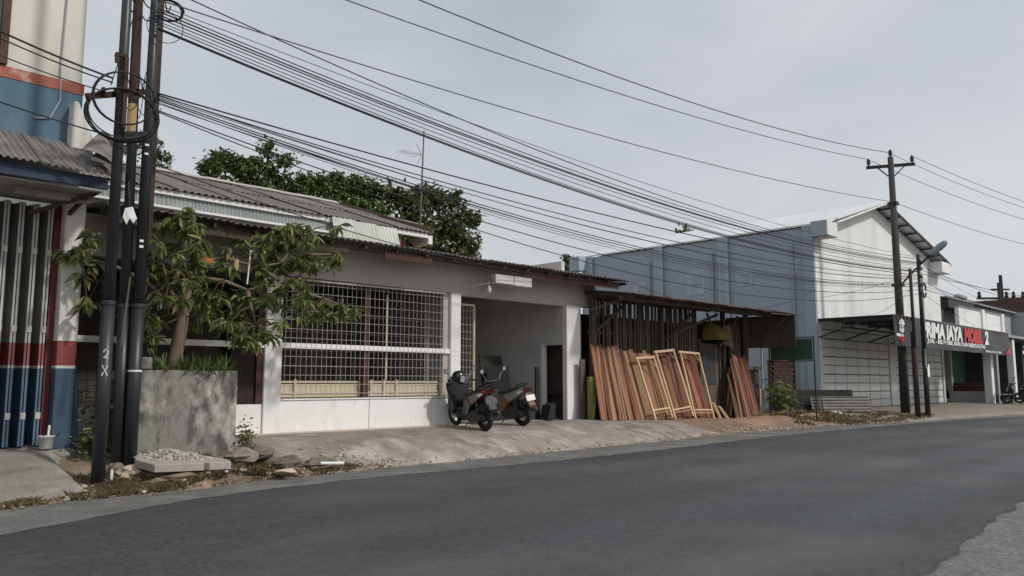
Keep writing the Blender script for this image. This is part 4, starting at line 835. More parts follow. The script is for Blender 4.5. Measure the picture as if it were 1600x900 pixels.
# pillar, folded door leaves
lb('pillar', 'shop_pillar', 3.36, 3.62, 12.42, 12.8, .3, 4.0, bevel=.012); MB().prism([(3.621, 12.45, .3), (3.76, 12.45, .3), (3.70, 12.45, .9), (3.66, 12.45, 1.5), (3.621, 12.45, 1.62)], (0, .3, 0)).build('pillar_buttress', 'shop_pillar', lsh)
lb('door_post', 'door_post', 3.27, 3.355, 12.62, 12.75, .45, 4.0)
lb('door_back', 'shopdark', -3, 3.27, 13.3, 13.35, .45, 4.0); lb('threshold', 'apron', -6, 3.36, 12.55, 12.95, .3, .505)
xz = 3.22; k = 0
while xz > .9:
    dx = .085
    lf = MB().bar((xz, 12.62, 2.23), (xz - dx, 12.86, 2.23), .02, 3.4).build('door_leaf', 'door_leaf', lsh)
    MB().bar((xz - dx, 12.86, 2.23), (xz - 2 * dx + .02, 12.64, 2.23), .02, 3.4).build('door_leaf', 'door_leaf', lsh)
    for q in (-.028, .012): B(xz + q - .012, xz + q + .012, 12.585, 12.612, .53, 3.93).build('leaf_edge', 'door_edge', lf)
    for z in (2.1, 3.2, .9): B(xz - .03, xz + .03, 12.575, 12.584, z, z + .09).build('hinge', 'wire', lf)
    xz -= 2 * dx + .012; k += 1
bk = thing('plastic_bucket', (3.27, 12.3, .505), 'grey white plastic bucket with a stick beside the blue pillar', 'bucket')
MB().lathe([(.075, 0), (.08, .005), (.1, .15), (.108, .155), (.108, .175), (.098, .175), (.09, .16), (.07, .03)], (3.27, 12.3, .505), 18).build('pail', 'bucket', bk, smooth=True)
MB().tube([(3.28, 12.28, .53), (3.30, 12.3, .82)], .016, 6).build('stick', 'whitepaper', bk)

# ------------------------------------------------------------------ the pole cluster
PT = 9.0
def pole(name, x, y, z, r0, m, label, lean=(0, 0), steps=True, cat='pole', extra=()):
    t = thing(name, (x, y, z), label, cat)
    if steps:
        MB().tube([(x, y, z), (x + lean[0] * .22, y + lean[1] * .22, z + 2.3)], r0, 14).build('base_tube', m, t, smooth=True)
        MB().lathe([(r0 * 1.0, 0), (r0 * 1.14, .015), (r0 * 1.14, .05), (r0, .065)], (x + lean[0] * .22, y, z + 2.27), 14).build('collar', m, t)
        MB().tube([(x + lean[0] * .22, y + lean[1] * .22, z + 2.3), (x + lean[0], y + lean[1], PT)], [r0 * .88, r0 * .7], 12).build('upper_tube', m, t, smooth=True)
    else: MB().tube([(x, y, z), (x + lean[0] * .5, y, (PT + z) / 2), (x + lean[0], y + lean[1], PT)], [r0, r0 * .93, r0 * .85], 12).build('shaft', m, t, smooth=True)
    return t
pa = pole('steel_pole', 3.52, 10.92, .12, .082, 'blackpole', 'black steel pole with chalk marks, leftmost of the roadside cluster')
pb = pole('steel_pole', 3.98, 11.62, .16, .082, 'blackpole', 'dark pole with ochre tape and rusty top in the middle of the cluster', lean=(-.10, 0))
pc = pole('steel_pole', 4.10, 11.5, .16, .088, 'blackpole', 'thick black steel pole with white marks standing behind the cream stone')
pd_ = pole('timber_pole', 4.385, 12.15, .2, .09, 'rustpole', 'rusty brown pole rearmost in the cluster beside the planter', steps=False)
MB().lathe([(.071, 0), (.071, .42)], (3.912, 11.62, 4.95), 12).build('tape_wrap', 'tape', pb); MB().tube([(3.912, 11.62, 5.37), (3.885, 11.62, PT)], [.069, .062], 12).build('rust_section', 'rust', pb)
for z, h in ((1.55, .025), (4.62, .03), (4.75, .03), (3.28, .035), (3.36, .035)): MB().lathe([(.0905, 0), (.0905, h)], (4.10, 11.5, z - .0), 14).build('white_ring', 'ink', pc) if z < 2 else MB().prism([(4.04, 11.5 - .082, z), (4.09, 11.5 - .088, z), (4.09, 11.5 - .088, z + h), (4.04, 11.5 - .082, z + h)], (0, .01, 0)).build('white_mark', 'ink', pc)
def stroke(pts, c, r, parent):
    d = Vector((-c[0], -c[1], 0)).normalized(); rt_ = Vector((-d.y, d.x, 0)); P = [Vector((c[0], c[1], c[2] + q[1])) + d * (math.sqrt(r * r - q[0] ** 2) + .001) + rt_ * q[0] for q in pts]
    MB().tube(P, .008, 4).build('chalk_mark', 'ink', parent)
stroke([(-.025, .13), (.0, .165), (.03, .14), (.025, .1), (-.02, .06), (.035, .05)], (3.52, 10.92, 1.66), .082, pa)
stroke([(-.03, .0), (.035, -.13)], (3.52, 10.92, 1.62), .082, pa); stroke([(.035, .0), (-.03, -.13)], (3.52, 10.92, 1.62), .082, pa)
cra = thing('cross_arm', (3.6, 10.85, 5.2), 'rusty steel crossarm with hooked bracket strapped to the poles', 'bracket')
MB().bar((3.08, 10.84, 5.07), (3.92, 11.24, 5.46), .06, .08).build('arm', 'rust', cra); MB().bar((3.53, 10.8, 4.72), (3.52, 10.8, 5.72), .05, .05).build('hanger', 'rust', cra)
MB().bar((3.52, 10.8, 5.72), (3.38, 10.78, 5.72), .045, .04).build('hook', 'rust', cra); MB().bar((3.39, 10.78, 5.72), (3.4, 10.78, 5.6), .045, .04).build('hook', 'rust', cra)
for k in range(4): MB().lathe([(.02, 0), (.035, .02), (.02, .04), (.035, .06), (.02, .08)], (3.28 + k * .17, 10.86 + k * .08, 5.17 + k * .064), 8).build('insulator', 'insul', cra)
# coils
def coil(cx, cy, cz, r, nl, label, wob, sq=1.0, th=.011):
    pts = []
    n = 26 * nl
    for i in range(n + 1):
        t = i / 26 * 2 * math.pi; l = i / 26
        rr = r * (1 + wob * nz1(l * 2.3, r * 9)); pts.append((cx + rr * math.cos(t) + .02 * nz1(l, 5), cy + .012 * l - .25 * rr * math.cos(t), cz + sq * rr * math.sin(t) + .03 * nz1(l * .7, 8)))
    o = MB().tube(pts, th, 6).build('cable_coil', 'cable', smooth=True); tag(o, label, 'cable coil')
coil(3.50, 10.72, 5.13, .36, 2, 'large ring of black cable hung round the crossarm', .03, .98, .010)
coil(3.50, 10.74, 4.90, .40, 6, 'thick bundle of coiled black cable below the crossarm', .22, .86, .009)
coil(4.25, 11.4, 6.85, .2, 4, 'coil of black cable near the top of the pole cluster', .15, .8, .012)
coil(4.2, 11.35, 6.55, .24, 1, 'single loose loop of cable under the top coil', .05, .95, .006)
o = MB().box(-.2, .2, -.06, .06, -.07, .07).build('splice_box', 'blackplastic', local=True, bevel=.015); o.location = (3.72, 10.95, 4.70); o.rotation_euler = (0, R(-14), R(20)); tag(o, 'black cable splice box behind the coiled cable', 'splice box')
o = MB().add([(-.07, 0, .1), (.02, -.02, .13), (.09, 0, -.02), (.05, .01, -.09), (-.01, -.02, -.03), (-.04, 0, -.12), (-.09, .01, -.02)], [(0, 1, 2, 3, 4), (0, 4, 5, 6)]).add([(-.07, .006, .1), (.02, -.014, .13), (.09, .006, -.02), (.05, .016, -.09), (-.01, -.014, -.03), (-.04, .006, -.12), (-.09, .016, -.02)], [(4, 3, 2, 1, 0), (6, 5, 4, 0)]).build('paper_scrap', 'whitepaper', local=True)
o.location = (3.75, 11.0, 3.62); tag(o, 'torn white paper scrap tied to the pole cluster', 'paper')
MB().tube([(3.74, 11.0, 3.74), (3.72, 11.05, 4.1)], .006, 4).build('string', 'oldwood', o, local=True).location = -Vector((3.75, 11.0, 3.62))
ORIG[o.name] = Vector((0, 0, 0))
o = MB().box(-.012, .012, -.01, .01, 0, .95).build('white_lath', 'oldwood', local=True); o.location = (3.85, 11.35, 1.9); o.rotation_euler = (0, R(4), 0); tag(o, 'thin pale lath tied between the left poles', 'lath')
# wires inside the cluster
def cable(A, B_, sag, r, label, m='cable', group=None, n=28, name='overhead_cable'):
    A = Vector(A); B_ = Vector(B_); pts = []
    for i in range(n + 1): t = i / n; p = A.lerp(B_, t); p.z -= 4 * sag * t * (1 - t); pts.append(p)
    o = MB().tube(pts, r, 5).build(name, m, smooth=True); return tag(o, label, 'cable', group)
for k, (za, zb, sg, r) in enumerate(((7.15, 5.85, .755, .010), (6.85, 5.9, .416, .006), (6.75, 5.7, .635, .012), (6.7, 5.65, .61, .011), (6.65, 5.6, .633, .008), (6.6, 5.5, .67, .007), (6.5, 5.4, .716, .012), (6.48, 5.38, .725, .011), (6.8, 5.72, .60, .009), (6.56, 5.45, .74, .008))):
    cable((4.1, 11.35, za), (30.45, 9.6, zb), sg, r, '%s cable of the upper bundle at the left poles, %s one' % ('black' if r > .0095 else 'thin', ORD[k]), group='upper cables of the left cluster' if r > .0095 else 'thin upper wires of the left cluster')
for k, (za, zb, sg, r) in enumerate(((5.55, 5.25, .364, .013), (5.52, 5.2, .576, .010), (5.5, 5.1, .65, .006), (5.48, 5.0, .803, .010), (5.45, 4.95, .824, .010), (5.42, 4.9, .908, .006), (5.3, 4.75, .981, .010), (5.28, 4.6, 1.191, .009), (5.53, 5.15, .70, .008), (5.46, 4.97, .9, .007), (5.4, 4.85, .75, .007))):
    cable((4.15, 11.4, za), (30.5, 9.62, zb), sg, r, '%s cable of the lower bundle at crossarm height, %s one' % ('black' if r > .0085 else 'thin', ORD[k]), group='lower cables of the left cluster' if r > .0085 else 'thin lower wires of the left cluster')
cable((4.15, 12.0, 4.72), (16.9, 12.5, 4.06), .45, .009, 'black service cable from the left poles to the house eave end')
cable((16.9, 12.45, 4.05), (29.1, 12.85, 4.9), .75, .008, 'single service cable from the house eave to the showroom wall')
cable((4.0, 11.3, 8.6), (30.62, 10.45, 10.02), .596, .014, 'topmost thick power line reaching the concrete pole tip', 'cablegrey')
cable((4.0, 11.4, 8.0), (30.32, 11.14, 9.84), .38, .012, 'second power line reaching the left insulator of the concrete pole', 'cablegrey')
cable((4.0, 11.3, 6.9), (30.5, 10.4, 8.1), .356, .011, 'power line reaching the middle of the concrete pole', 'cablegrey')
for k, (A, B_, sg, lb_) in enumerate((((30.7, 10.45, 10.0), (62, 3, 10.2), 1.2, 'power line leaving the concrete pole tip to the right'), ((30.98, 9.8, 9.84), (62, 2.4, 9.9), 1.05, 'power line leaving the right insulator of the concrete pole'), ((30.32, 11.14, 9.84), (62, 3.6, 9.6), 1.1, 'power line leaving the left insulator of the concrete pole to the right'), ((30.75, 10.4, 8.1), (62, 2.6, 8.3), 1.0, 'single wire leaving the middle of the concrete pole to the right'))):
    cable(A, B_, sg, .010, lb_, 'cablegrey')
for k in range(9): cable((30.55, 9.62, 5.75 - k * .14), (70 + (k % 3), 16.3 - (k % 4) * 4.2, 7.6 - k * .3), .45 + .12 * (k % 4), .010 if k % 2 else .007, 'cable running on from the paired poles to the far right, %s from above' % ORD[k], group='cables beyond the paired poles')
cable((30.5, 9.7, 5.4), (29.3, 12.86, 4.6), .12, .007, 'short slack wire from the paired poles to the white gable'); cable((30.55, 9.7, 5.1), (33.8, 12.86, 4.2), .3, .006, 'slack wire dropping across the white gable front')
for k, (p, q, sg, r) in enumerate((((3.4, 10.9, 5.42), (.6, 10.6, 5.95), .08, .014), ((3.4, 10.9, 5.36), (.6, 10.6, 5.88), .1, .010), ((3.3, 10.86, 5.2), (.6, 10.6, 5.62), .1, .008), ((3.4, 10.95, 4.65), (.6, 10.6, 4.95), .05, .010))):
    cable(p, q, sg, r, 'black cable leaving the crossarm leftwards across the shophouse front, %s from above' % ORD[k], group='cables crossing the shophouse')
for k in range(10):
    a = Vector((3.45 + .5 * rnd.random(), 10.85 + .3 * rnd.random(), 5.2 + .5 * rnd.random())); b = Vector((3.5 + .6 * rnd.random(), 10.85 + .4 * rnd.random(), 4.9 + .9 * rnd.random()))
    cable(a, b, .15 + .15 * rnd.random(), .006, 'loose tangle wire hanging round the crossarm', group='tangled wires at the crossarm', n=10, name='loose_wire')
for k in range(8):
    a = Vector((3.55 + .6 * rnd.random(), 11.1 + .3 * rnd.random(), 6.75 + .5 * rnd.random())); b = Vector((3.7 + .6 * rnd.random(), 11.1 + .4 * rnd.random(), 6.6 + .6 * rnd.random()))
    cable(a, b, .1 + .12 * rnd.random(), .010, 'loose tangle wire at the cluster top', group='tangled wires at the cluster top', n=10, name='loose_wire')
for x, y, z0, z1 in ((3.72, 11.2, 5.45, 7.3), (3.8, 11.42, 5.5, 7.2)): cable((x, y, z0), (x + .06, y, z1), .0, .008, 'vertical wire running up between the left poles', group='vertical wires on the poles', n=6, name='loose_wire')
cable((3.36, 10.85, 5.3), (3.6, 10.9, 6.3), .0, .007, 'stay wire slanting from the hooked bracket up to the pole', n=6, name='stay_wire')

# ------------------------------------------------------------------ concrete power pole with lamp, paired poles, far pole
cpz = .28
cpole = thing('power_pole', (30.6, 10.42, cpz), 'tall dark concrete power pole with insulator crossarm and street lamp', 'power pole')
MB().tube([(30.6, 10.42, cpz), (30.6, 10.42, 3.0), (30.62, 10.44, 9.85)], [.165, .15, .10], 14).build('shaft', 'concpole', cpole, smooth=True)
ca = MB().bar((30.28, 11.22, 9.52), (31.02, 9.72, 9.52), .09, .11).build('crossarm', 'steel_black', cpole)
for x, y, zb in ((30.32, 11.14, 9.58), (30.98, 9.8, 9.58), (30.63, 10.44, 9.86)): MB().lathe([(.03, 0), (.03, .05), (.085, .07), (.05, .11), (.09, .14), (.05, .18), (.075, .21), (.04, .26), (.02, .29)], (x, y, zb), 10).build('insulator', 'insul', ca if zb < 9.7 else cpole, smooth=True)
for sy in (-1, 1): MB().bar((30.63 - sy * .05, 10.44 + sy * .1, 9.12), (30.63 - sy * .2, 10.44 + sy * .4, 9.46), .04, .04).build('arm_brace', 'steel_black', cpole)
MB().box(30.5, 30.78, 10.28, 10.6, 8.0, 8.12).build('clamp', 'steel_black', cpole); MB().box(30.45, 30.8, 10.25, 10.62, 4.95, 5.03).build('clamp', 'steel_black', cpole)
MB().tube([(30.6, 10.3, 5.0), (30.58, 9.9, 5.4), (30.5, 9.2, 6.0)], .035, 8).build('lamp_arm', 'steel_black', cpole)
lh = MB().lathe([(.04, 0), (.09, .05), (.14, .22), (.16, .5), (.13, .75), (.05, .85)], (0, 0, 0), 12).mesh('lamp_head', smooth=True)
hd_ = piece('lamp_head', lh, 'lampgrey', cpole, (30.5, 9.25, 5.97), Vector((-.02, -.72, .5)).to_track_quat('Z', 'X').to_euler(), (.85, .55, .85))
def comm_pole(x, y, z, r, top, label, rust=False):
    t = thing('comm_pole', (x, y, z), label, 'pole'); mt = 'rustpole' if rust else 'blackpole'
    MB().tube([(x, y, z), (x, y, z + 2.4)], r, 10).build('base_tube', mt, t, smooth=True); MB().tube([(x, y, z + 2.4), (x, y, top)], r * .8, 10).build('upper_tube', mt, t, smooth=True); return t
c1 = comm_pole(29.5, 9.62, .2, .07, 5.4, 'slim rusty pole, left of the pair before the banner', True)
MB().tube([(29.75, 9.75, .2), (29.75, 9.75, 3.2)], .07, 8).build('stub_tube', 'rustpole', c1)
c2_ = comm_pole(30.3, 9.58, .2, .085, 6.0, 'black pole with cable clamps, right of the pair before the banner')
MB().tube([(30.52, 9.62, .2), (30.52, 9.62, 5.3)], .07, 8).build('second_tube', 'blackpole', c2_, smooth=True)
for z in (5.75, 5.5, 5.2, 4.9, 4.6): MB().bar((30.15, 9.5, z), (30.7, 9.6, z), .05, .06).build('cable_clamp', 'steel_black', c2_)
B(30.19, 30.42, 9.465, 9.475, 1.6, 1.95).build('paper_notice', 'whitepaper', c2_); B(30.44, 30.6, 9.52, 9.53, 1.8, 2.05).build('paper_notice', 'whitepaper', c2_)
MB().tube([(30.62 + .2 * math.cos(t * .6), 9.55, 4.72 + .26 * math.sin(t * .6)) for t in range(11)], .03, 6).build('cable_loop', 'cable', c2_)
fpx, fpy = 70, 16.35
fp = thing('power_pole', (fpx, fpy, .3), 'distant double power pole with insulator arm above the far shop roofs', 'power pole')
for dx in (-.3, .35): MB().tube([(fpx + dx, fpy, .3), (fpx + dx, fpy, 9.4 + dx)], .13, 8).build('shaft', 'concpole', fp)
MB().bar((fpx - 1.3, fpy + 1.3, 7.9), (fpx + 1.3, fpy - 1.3, 7.9), .14, .16).build('crossarm', 'steel_black', fp); MB().bar((fpx - .5, fpy + .5, 8.6), (fpx + .5, fpy - .5, 8.6), .12, .12).build('crossarm', 'steel_black', fp)
MB().tube([(fpx, fpy, .3), (fpx, fpy, 7)], .24, 8).build('shaft', 'concpole', fp)
for t in (-.9, .25, .55, .95): MB().lathe([(.1, 0), (.16, .12), (.1, .25), (.14, .35), (.05, .5)], (fpx + t * 1.3, fpy - t * 1.3, 7.95), 8).build('insulator', 'insul', fp)

# ------------------------------------------------------------------ planter, slab, stones
pl = thing('concrete_planter', (4.92, 12.15, .4), 'tall mouldy cement planter box at the roadside', 'planter')
B(4.2, 5.66, 11.6, 11.72, .3, 1.58).build('front_wall', 'planter', pl, bevel=.012); B(5.54, 5.66, 11.723, 12.75, .3, 1.575).build('side_wall', 'planter', pl, bevel=.012); B(4.2, 4.32, 11.723, 12.75, .3, 1.575).build('side_wall', 'planter', pl, bevel=.012)
B(4.323, 5.537, 12.63, 12.75, .3, 1.57).build('rear_wall', 'planter', pl); B(4.18, 4.37, 11.585, 11.74, 1.585, 1.76).build('corner_block', 'planter', pl, bevel=.015)
MB().grid(10, 8, lambda u, v: (4.323 + 1.213 * u, 11.723 + .905 * v, 1.46 + .05 * nz1(u * 5, v * 5))).build('soil', 'dirt', pl, smooth=True)
o = MB().prism([(4.02, 10.42, .27), (4.62, 10.34, .255), (4.66, 10.42, .255), (4.70, 10.33, .255), (4.98, 10.3, .25), (5.04, 10.5, .26), (4.98, 10.95, .28), (4.85, 11.2, .29), (4.05, 11.2, .31), (3.97, 10.9, .30)], (0, 0, .10)).build('concrete_slab', 'slab', bevel=.006); tag(o, 'pale broken concrete slab lying on rubble before the planter', 'slab')
MB().blob((4.5, 10.78, .14), (.62, .5, .125), 9, .16, 18, 12).build('rubble_bed', 'dirt', o)
mb = MB()
for k in range(420):
    x = 4.12 + .78 * rnd.random(); y = 10.66 + .82 * (rnd.random() ** .8); h = .372 + .09 * math.exp(-((x - 4.5) / .3) ** 2) * ss((y - 10.65) / .5)
    s_ = rnd.uniform(.012, .032); mb.blob((x, y, h + s_ * .2), (s_, s_ * rnd.uniform(.7, 1.2), s_ * .7), k, .35, 5, 3)
o = mb.build('gravel_heap', 'gravel', kind='stuff'); o['label'] = 'heap of pale gravel spread on the concrete slab'; o['category'] = 'gravel'
MB().grid(10, 8, lambda u, v: (4.14 + .74 * u, 10.72 + .8 * v, .368 + .075 * math.sin(math.pi * u) * ss(v * 1.3))).build('gravel_core', 'gravel', o)
o = MB().blob((4.0, 11.02, .23), (.20, .16, .09), 3, .22, 16, 11).build('boulder', 'rock'); tag(o, 'flat cream stone at the foot of the thick black pole', 'stone')
for k, (x, y, z, a, b, c, lbl) in enumerate(((4.28, 11.15, .3, .1, .09, .12, 'pale lump of rubble between the thick pole and the slab'), (5.45, 10.95, .34, .24, .16, .13, 'brown rubble stone just right of the slab'), (6.05, 10.75, .22, .22, .16, .11, 'rubble stone at the corner of the forecourt edge'), (6.55, 10.62, .2, .26, .13, .09, 'rounded kerb stone with a white pipe before the forecourt'), (3.85, 11.25, .25, .12, .1, .1, 'small grey stone left of the cream stone'), (5.85, 11.15, .36, .2, .14, .1, 'grey rubble stone by the planter corner'))):
    o = MB().blob((x, y, z), (a, b, c), 20 + k, .2, 16, 11, 1.8).build('rubble_stone', 'rockgrey' if k else 'slab'); tag(o, lbl, 'stone')
o = MB().tube([(6.42, 10.42, .22), (6.78, 10.36, .2)], .022, 8).build('pipe_offcut', 'whitepaper'); tag(o, 'short white pipe piece lying at the verge', 'pipe')
o = MB().tube([(3.66, 10.86, .1), (3.66, 10.86, .3)], .018, 6).build('pipe_stub', 'whitepaper'); tag(o, 'white pipe stub by the foot of the leftmost pole', 'pipe')
o = MB().blob((5.75, 10.25, .17), (.15, .09, .03), 5, .4, 9, 5).build('cardboard_scrap', 'rock'); tag(o, 'crumpled tan scrap lying in the dry verge grass', 'litter')

# ------------------------------------------------------------------ fruit tree in the planter
def leaf_verts(l, w, droop=.25):
    """leaf along +y from the origin, folded on the midrib"""
    return [(0, 0, 0), (-w * .42, l * .3, .10 * w), (0, l * .32, -.12 * w - droop * l * .06), (w * .42, l * .3, .10 * w), (-w * .46, l * .62, -.02 * l), (0, l * .64, -.16 * w - droop * l * .22), (w * .46, l * .62, -.02 * l), (0, l, -droop * l * .55)], [(0, 2, 1), (0, 3, 2), (1, 2, 5, 4), (2, 3, 6, 5), (4, 5, 7), (5, 6, 7)]
CL = [(3.49, 3.17), (3.63, 2.91), (3.58, 2.55), (3.68, 3.43), (3.38, 3.18), (4.94, 3.95), (6.87, 4.2), (6.75, 4.05), (4.76, 3.72), (5.05, 3.71), (6.12, 3.74), (6.46, 3.93), (7.0, 3.91), (4.54, 3.34), (4.82, 3.47), (5.16, 3.52), (5.48, 3.43), (5.96, 3.56), (6.35, 3.64), (6.7, 3.71), (7.13, 3.7), (7.37, 3.62), (4.5, 3.1), (4.74, 3.17), (5.07, 3.3), (5.38, 3.19), (6.08, 3.36), (6.48, 3.41), (6.83, 3.44), (7.2, 3.48), (7.55, 3.58), (4.52, 2.81), (4.8, 2.93), (5.09, 2.91), (5.4, 2.78), (5.76, 2.75), (6.15, 3.05), (6.49, 3.08), (6.85, 3.11), (7.1, 2.97), (4.53, 2.57), (4.7, 2.66), (5.2, 2.68), (5.41, 2.68), (5.78, 2.66), (6.16, 2.73), (6.5, 2.76), (6.8, 2.67), (7.11, 2.64), (7.42, 2.69), (7.68, 2.69), (4.5, 2.28), (5.3, 2.42), (5.58, 2.34), (5.9, 2.35), (6.17, 2.42), (4.5, 2.04), (5.69, 2.14), (6.07, 2.1), (6.24, 2.21),  (4.4, 2.42), (4.42, 2.04), (6.95, 3.98), (6.6, 3.85), (4.85, 3.8)]
ft = thing('fruit_tree', (4.9, 12.15, 1.45), 'leafy fruit tree with drooping broad leaves growing from the cement planter', 'tree')
MB().tube([(4.9, 12.15, 1.4), (4.9, 12.14, 1.75), (4.96, 12.12, 2.2), (4.99, 12.1, 2.6), (5.02, 12.1, 3.0)], [.125, .105, .095, .09, .075], 12).build('trunk', 'bark', ft, smooth=True)
limbs = [[(5.0, 12.1, 2.75), (5.15, 12.0, 3.02), (5.5, 11.85, 2.98), (5.85, 11.8, 2.86), (6.2, 11.8, 2.95), (6.6, 11.85, 3.1)], [(5.02, 12.1, 2.95), (5.25, 12.1, 3.3), (5.6, 12.0, 3.36), (6.1, 11.95, 3.27), (6.55, 12.0, 3.4), (6.85, 12.0, 3.9)],
         [(4.98, 12.1, 2.5), (4.7, 12.0, 2.8), (4.55, 11.9, 3.2)], [(5.02, 12.1, 3.0), (4.98, 12.15, 3.4), (4.94, 12.1, 3.9)], [(6.1, 11.95, 3.27), (6.7, 12.0, 3.0), (7.3, 11.95, 2.85), (7.7, 11.9, 2.75)], [(6.5, 12.0, 3.4), (7.0, 12.1, 3.6), (7.5, 12.0, 3.65)],
         [(4.97, 12.1, 2.4), (4.4, 12.1, 2.9), (3.9, 12.1, 3.1), (3.5, 12.1, 3.15)], [(5.85, 11.8, 2.86), (5.9, 11.75, 2.6), (6.0, 11.75, 2.3)]]
for lm in limbs: MB().tube(lm, [.045 - .034 * i / (len(lm) - 1) for i in range(len(lm))], 8).build('limb', 'bark', ft, smooth=True)
mb_tw = MB(); mb_lf = MB(); big = []
jp = [p for lm in limbs for p in lm]
for ci, (cx, cz) in enumerate(CL):
    nsub = 3 if cx > 3.8 else 2
    for q in range(nsub):
        c = Vector((cx + rnd.gauss(0, .07), 12.05 + rnd.gauss(0, .34), cz + rnd.gauss(0, .07)))
        j = min(jp, key=lambda p: (Vector(p) - c).length); jv = Vector(j)
        mb_tw.tube([jv, jv.lerp(c, .5) + Vector((0, 0, .06)), c], [.014, .009, .005], 5)
        nl = rnd.randint(13, 19); axis = (c - jv); axis.z += .3; axis.normalize()
        for i in range(nl):
            az = i * 2.4 + rnd.random(); el = rnd.gauss(-25, 24)
            d = Vector((math.cos(az) * math.cos(R(el)), math.sin(az) * math.cos(R(el)), math.sin(R(el)) + .1 * axis.z)).normalized()
            l = rnd.uniform(.10, .25); w = l * rnd.uniform(.26, .40)
            o_ = c + axis * rnd.uniform(-.12, .05)
            up = Vector((rnd.gauss(0, .4), rnd.gauss(0, .4), 1)); xa = d.cross(up).normalized(); za = xa.cross(d).normalized()
            mt = Matrix((xa, d, za)).transposed(); 
            front = -o_.y + rnd.gauss(0, .1) + l * 2
            big.append((front, o_, mt, l, w))
big.sort(key=lambda t: -t[0])
crown = mb_tw.build('crown', 'barkdark', ft)
lm_ = MB().add(*leaf_verts(1, .30, .5)).mesh('leaf', smooth=False); lm2 = MB().add(*leaf_verts(1, .27, .9)).mesh('leaf'); lm3 = MB().add(*leaf_verts(1, .34, .2)).mesh('leaf')
for m_ in (lm_, lm2, lm3): m_.materials.append(M['leafobj'])
for i, (f_, o_, mt, l, w) in enumerate(big[:300]):
    o = piece('leaf', (lm_, lm2, lm3)[i % 3], 'leafobj', crown, o_); o.rotation_euler = mt.to_euler(); o.scale = (l, l, l)
for (f_, o_, mt, l, w) in big[300:]:
    vs, fs = leaf_verts(l, w, .2 + .7 * rnd.random()); mb_lf.add([mt @ Vector(v) + o_ for v in vs], fs)
mb_lf.build('foliage', 'leaf', crown, kind='stuff')
vs, fs = leaf_verts(.28, .1, .3); mt = Matrix.Rotation(R(-82), 3, 'Z') @ Matrix.Rotation(R(60), 3, 'Y')
MB().add([mt @ Vector(v) + Vector((4.86, 11.3, 3.2)) for v in vs], fs).build('dead_leaf', 'leaf_orange', crown, label='large orange dead leaf on the tree')
mt = Matrix.Rotation(R(200), 3, 'X'); vs, fs = leaf_verts(.2, .08, .3)
MB().add([Matrix.Rotation(R(80), 3, 'X').transposed() @ Vector((v[0], v[1], v[2])) + Vector((5.45, 11.35, 3.28)) for v in vs], fs).build('yellow_leaf', 'tape', crown)
MB().tube([(5.82, 11.75, 2.95), (5.86, 11.75, 3.5)], .013, 6).build('prop_stick', 'whitepaper', ft)
# spiky fronds in the planter
def blades(mb, c, n, l, w, el=(25, 75), curve=.35, jit=.05):
    for i in range(n):
        az = rnd.random() * 6.283; e = R(rnd.uniform(*el)); L_ = l * rnd.uniform(.7, 1.1); d = Vector((math.cos(az), math.sin(az), 0)); s_ = Vector((-d.y, d.x, 0)) * w
        b = Vector(c) + Vector((rnd.gauss(0, jit), rnd.gauss(0, jit), 0)); P = []
        for t in (0, .4, .75, 1): P.append(b + d * (L_ * t * math.cos(e)) + Vector((0, 0, L_ * (t * math.sin(e) - curve * t * t))))
        mb.add([P[0] - s_ * .6, P[0] + s_ * .6, P[1] + s_, P[1] - s_, P[2] + s_ * .7, P[2] - s_ * .7, P[3]], [(0, 1, 2, 3), (3, 2, 4, 5), (5, 4, 6)])
for k, (x, y, lbl) in enumerate(((4.6, 11.95, 'spiky fern like plant at the left in the planter'), (4.95, 11.85, 'spiky fern like plant before the tree trunk in the planter'), (5.25, 11.9, 'spiky fern like plant right of the tree trunk in the planter'), (5.42, 11.85, 'spiky plant with dry yellow tips at the planter right corner'))):
    mb = MB(); blades(mb, (x, y - .12, 1.5), 60, .5, .012, (18, 82), .28, .06); o = mb.build('spiky_plant', 'frond'); tag(o, lbl, 'plant', 'spiky plants in the planter')
def bush(name, c, n, l, w, label, m='leaf', spread=(.25, .25, .3), cat='plant'):
    mb = MB()
    t = thing(name, c, label, cat)
    for i in range(n):
        az = rnd.random() * 6.283; el = R(rnd.uniform(-30, 50)); d = Vector((math.cos(az) * math.cos(el), math.sin(az) * math.cos(el), math.sin(el)))
        o_ = Vector(c) + Vector((rnd.gauss(0, spread[0]) * .5, rnd.gauss(0, spread[1]) * .5, abs(rnd.gauss(spread[2], spread[2] * .6))))
        xa = d.cross(Vector((rnd.gauss(0, .3), rnd.gauss(0, .3), 1))).normalized(); za = xa.cross(d); mt = Matrix((xa, d, za)).transposed(); s_ = rnd.uniform(.6, 1.2)
        vs, fs = leaf_verts(l * s_, w * s_, .4); mb.add([mt @ Vector(v) + o_ for v in vs], fs)
    mb.build('foliage', m, t, kind='stuff'); st = MB()
    for i in range(5): st.tube([Vector(c) + Vector((rnd.gauss(0, .04), rnd.gauss(0, .04), -.03)), Vector(c) + Vector((rnd.gauss(0, spread[0] * .5), rnd.gauss(0, spread[1] * .5), spread[2] * 1.3))], .008, 4)
    st.build('stem', 'barkdark', t)
bush('weed', (5.78, 11.55, .42), 150, .08, .04, 'small green weed growing at the planter corner', 'leaf', (.14, .12, .16))
bush('weed', (3.82, 12.0, .35), 220, .10, .05, 'dark weeds growing behind the leftmost pole', 'leaf_dark', (.25, .3, .22))
bush('weed', (3.95, 12.35, .42), 260, .11, .05, 'tall dark weeds between the blue pillar and the planter', 'leaf_dark', (.2, .25, .5))
bush('shrub', (24.75, 12.35, .32), 130, .30, .13, 'broad leaved green shrub right of the timber shed', 'leaf', (.45, .35, .5), 'shrub')
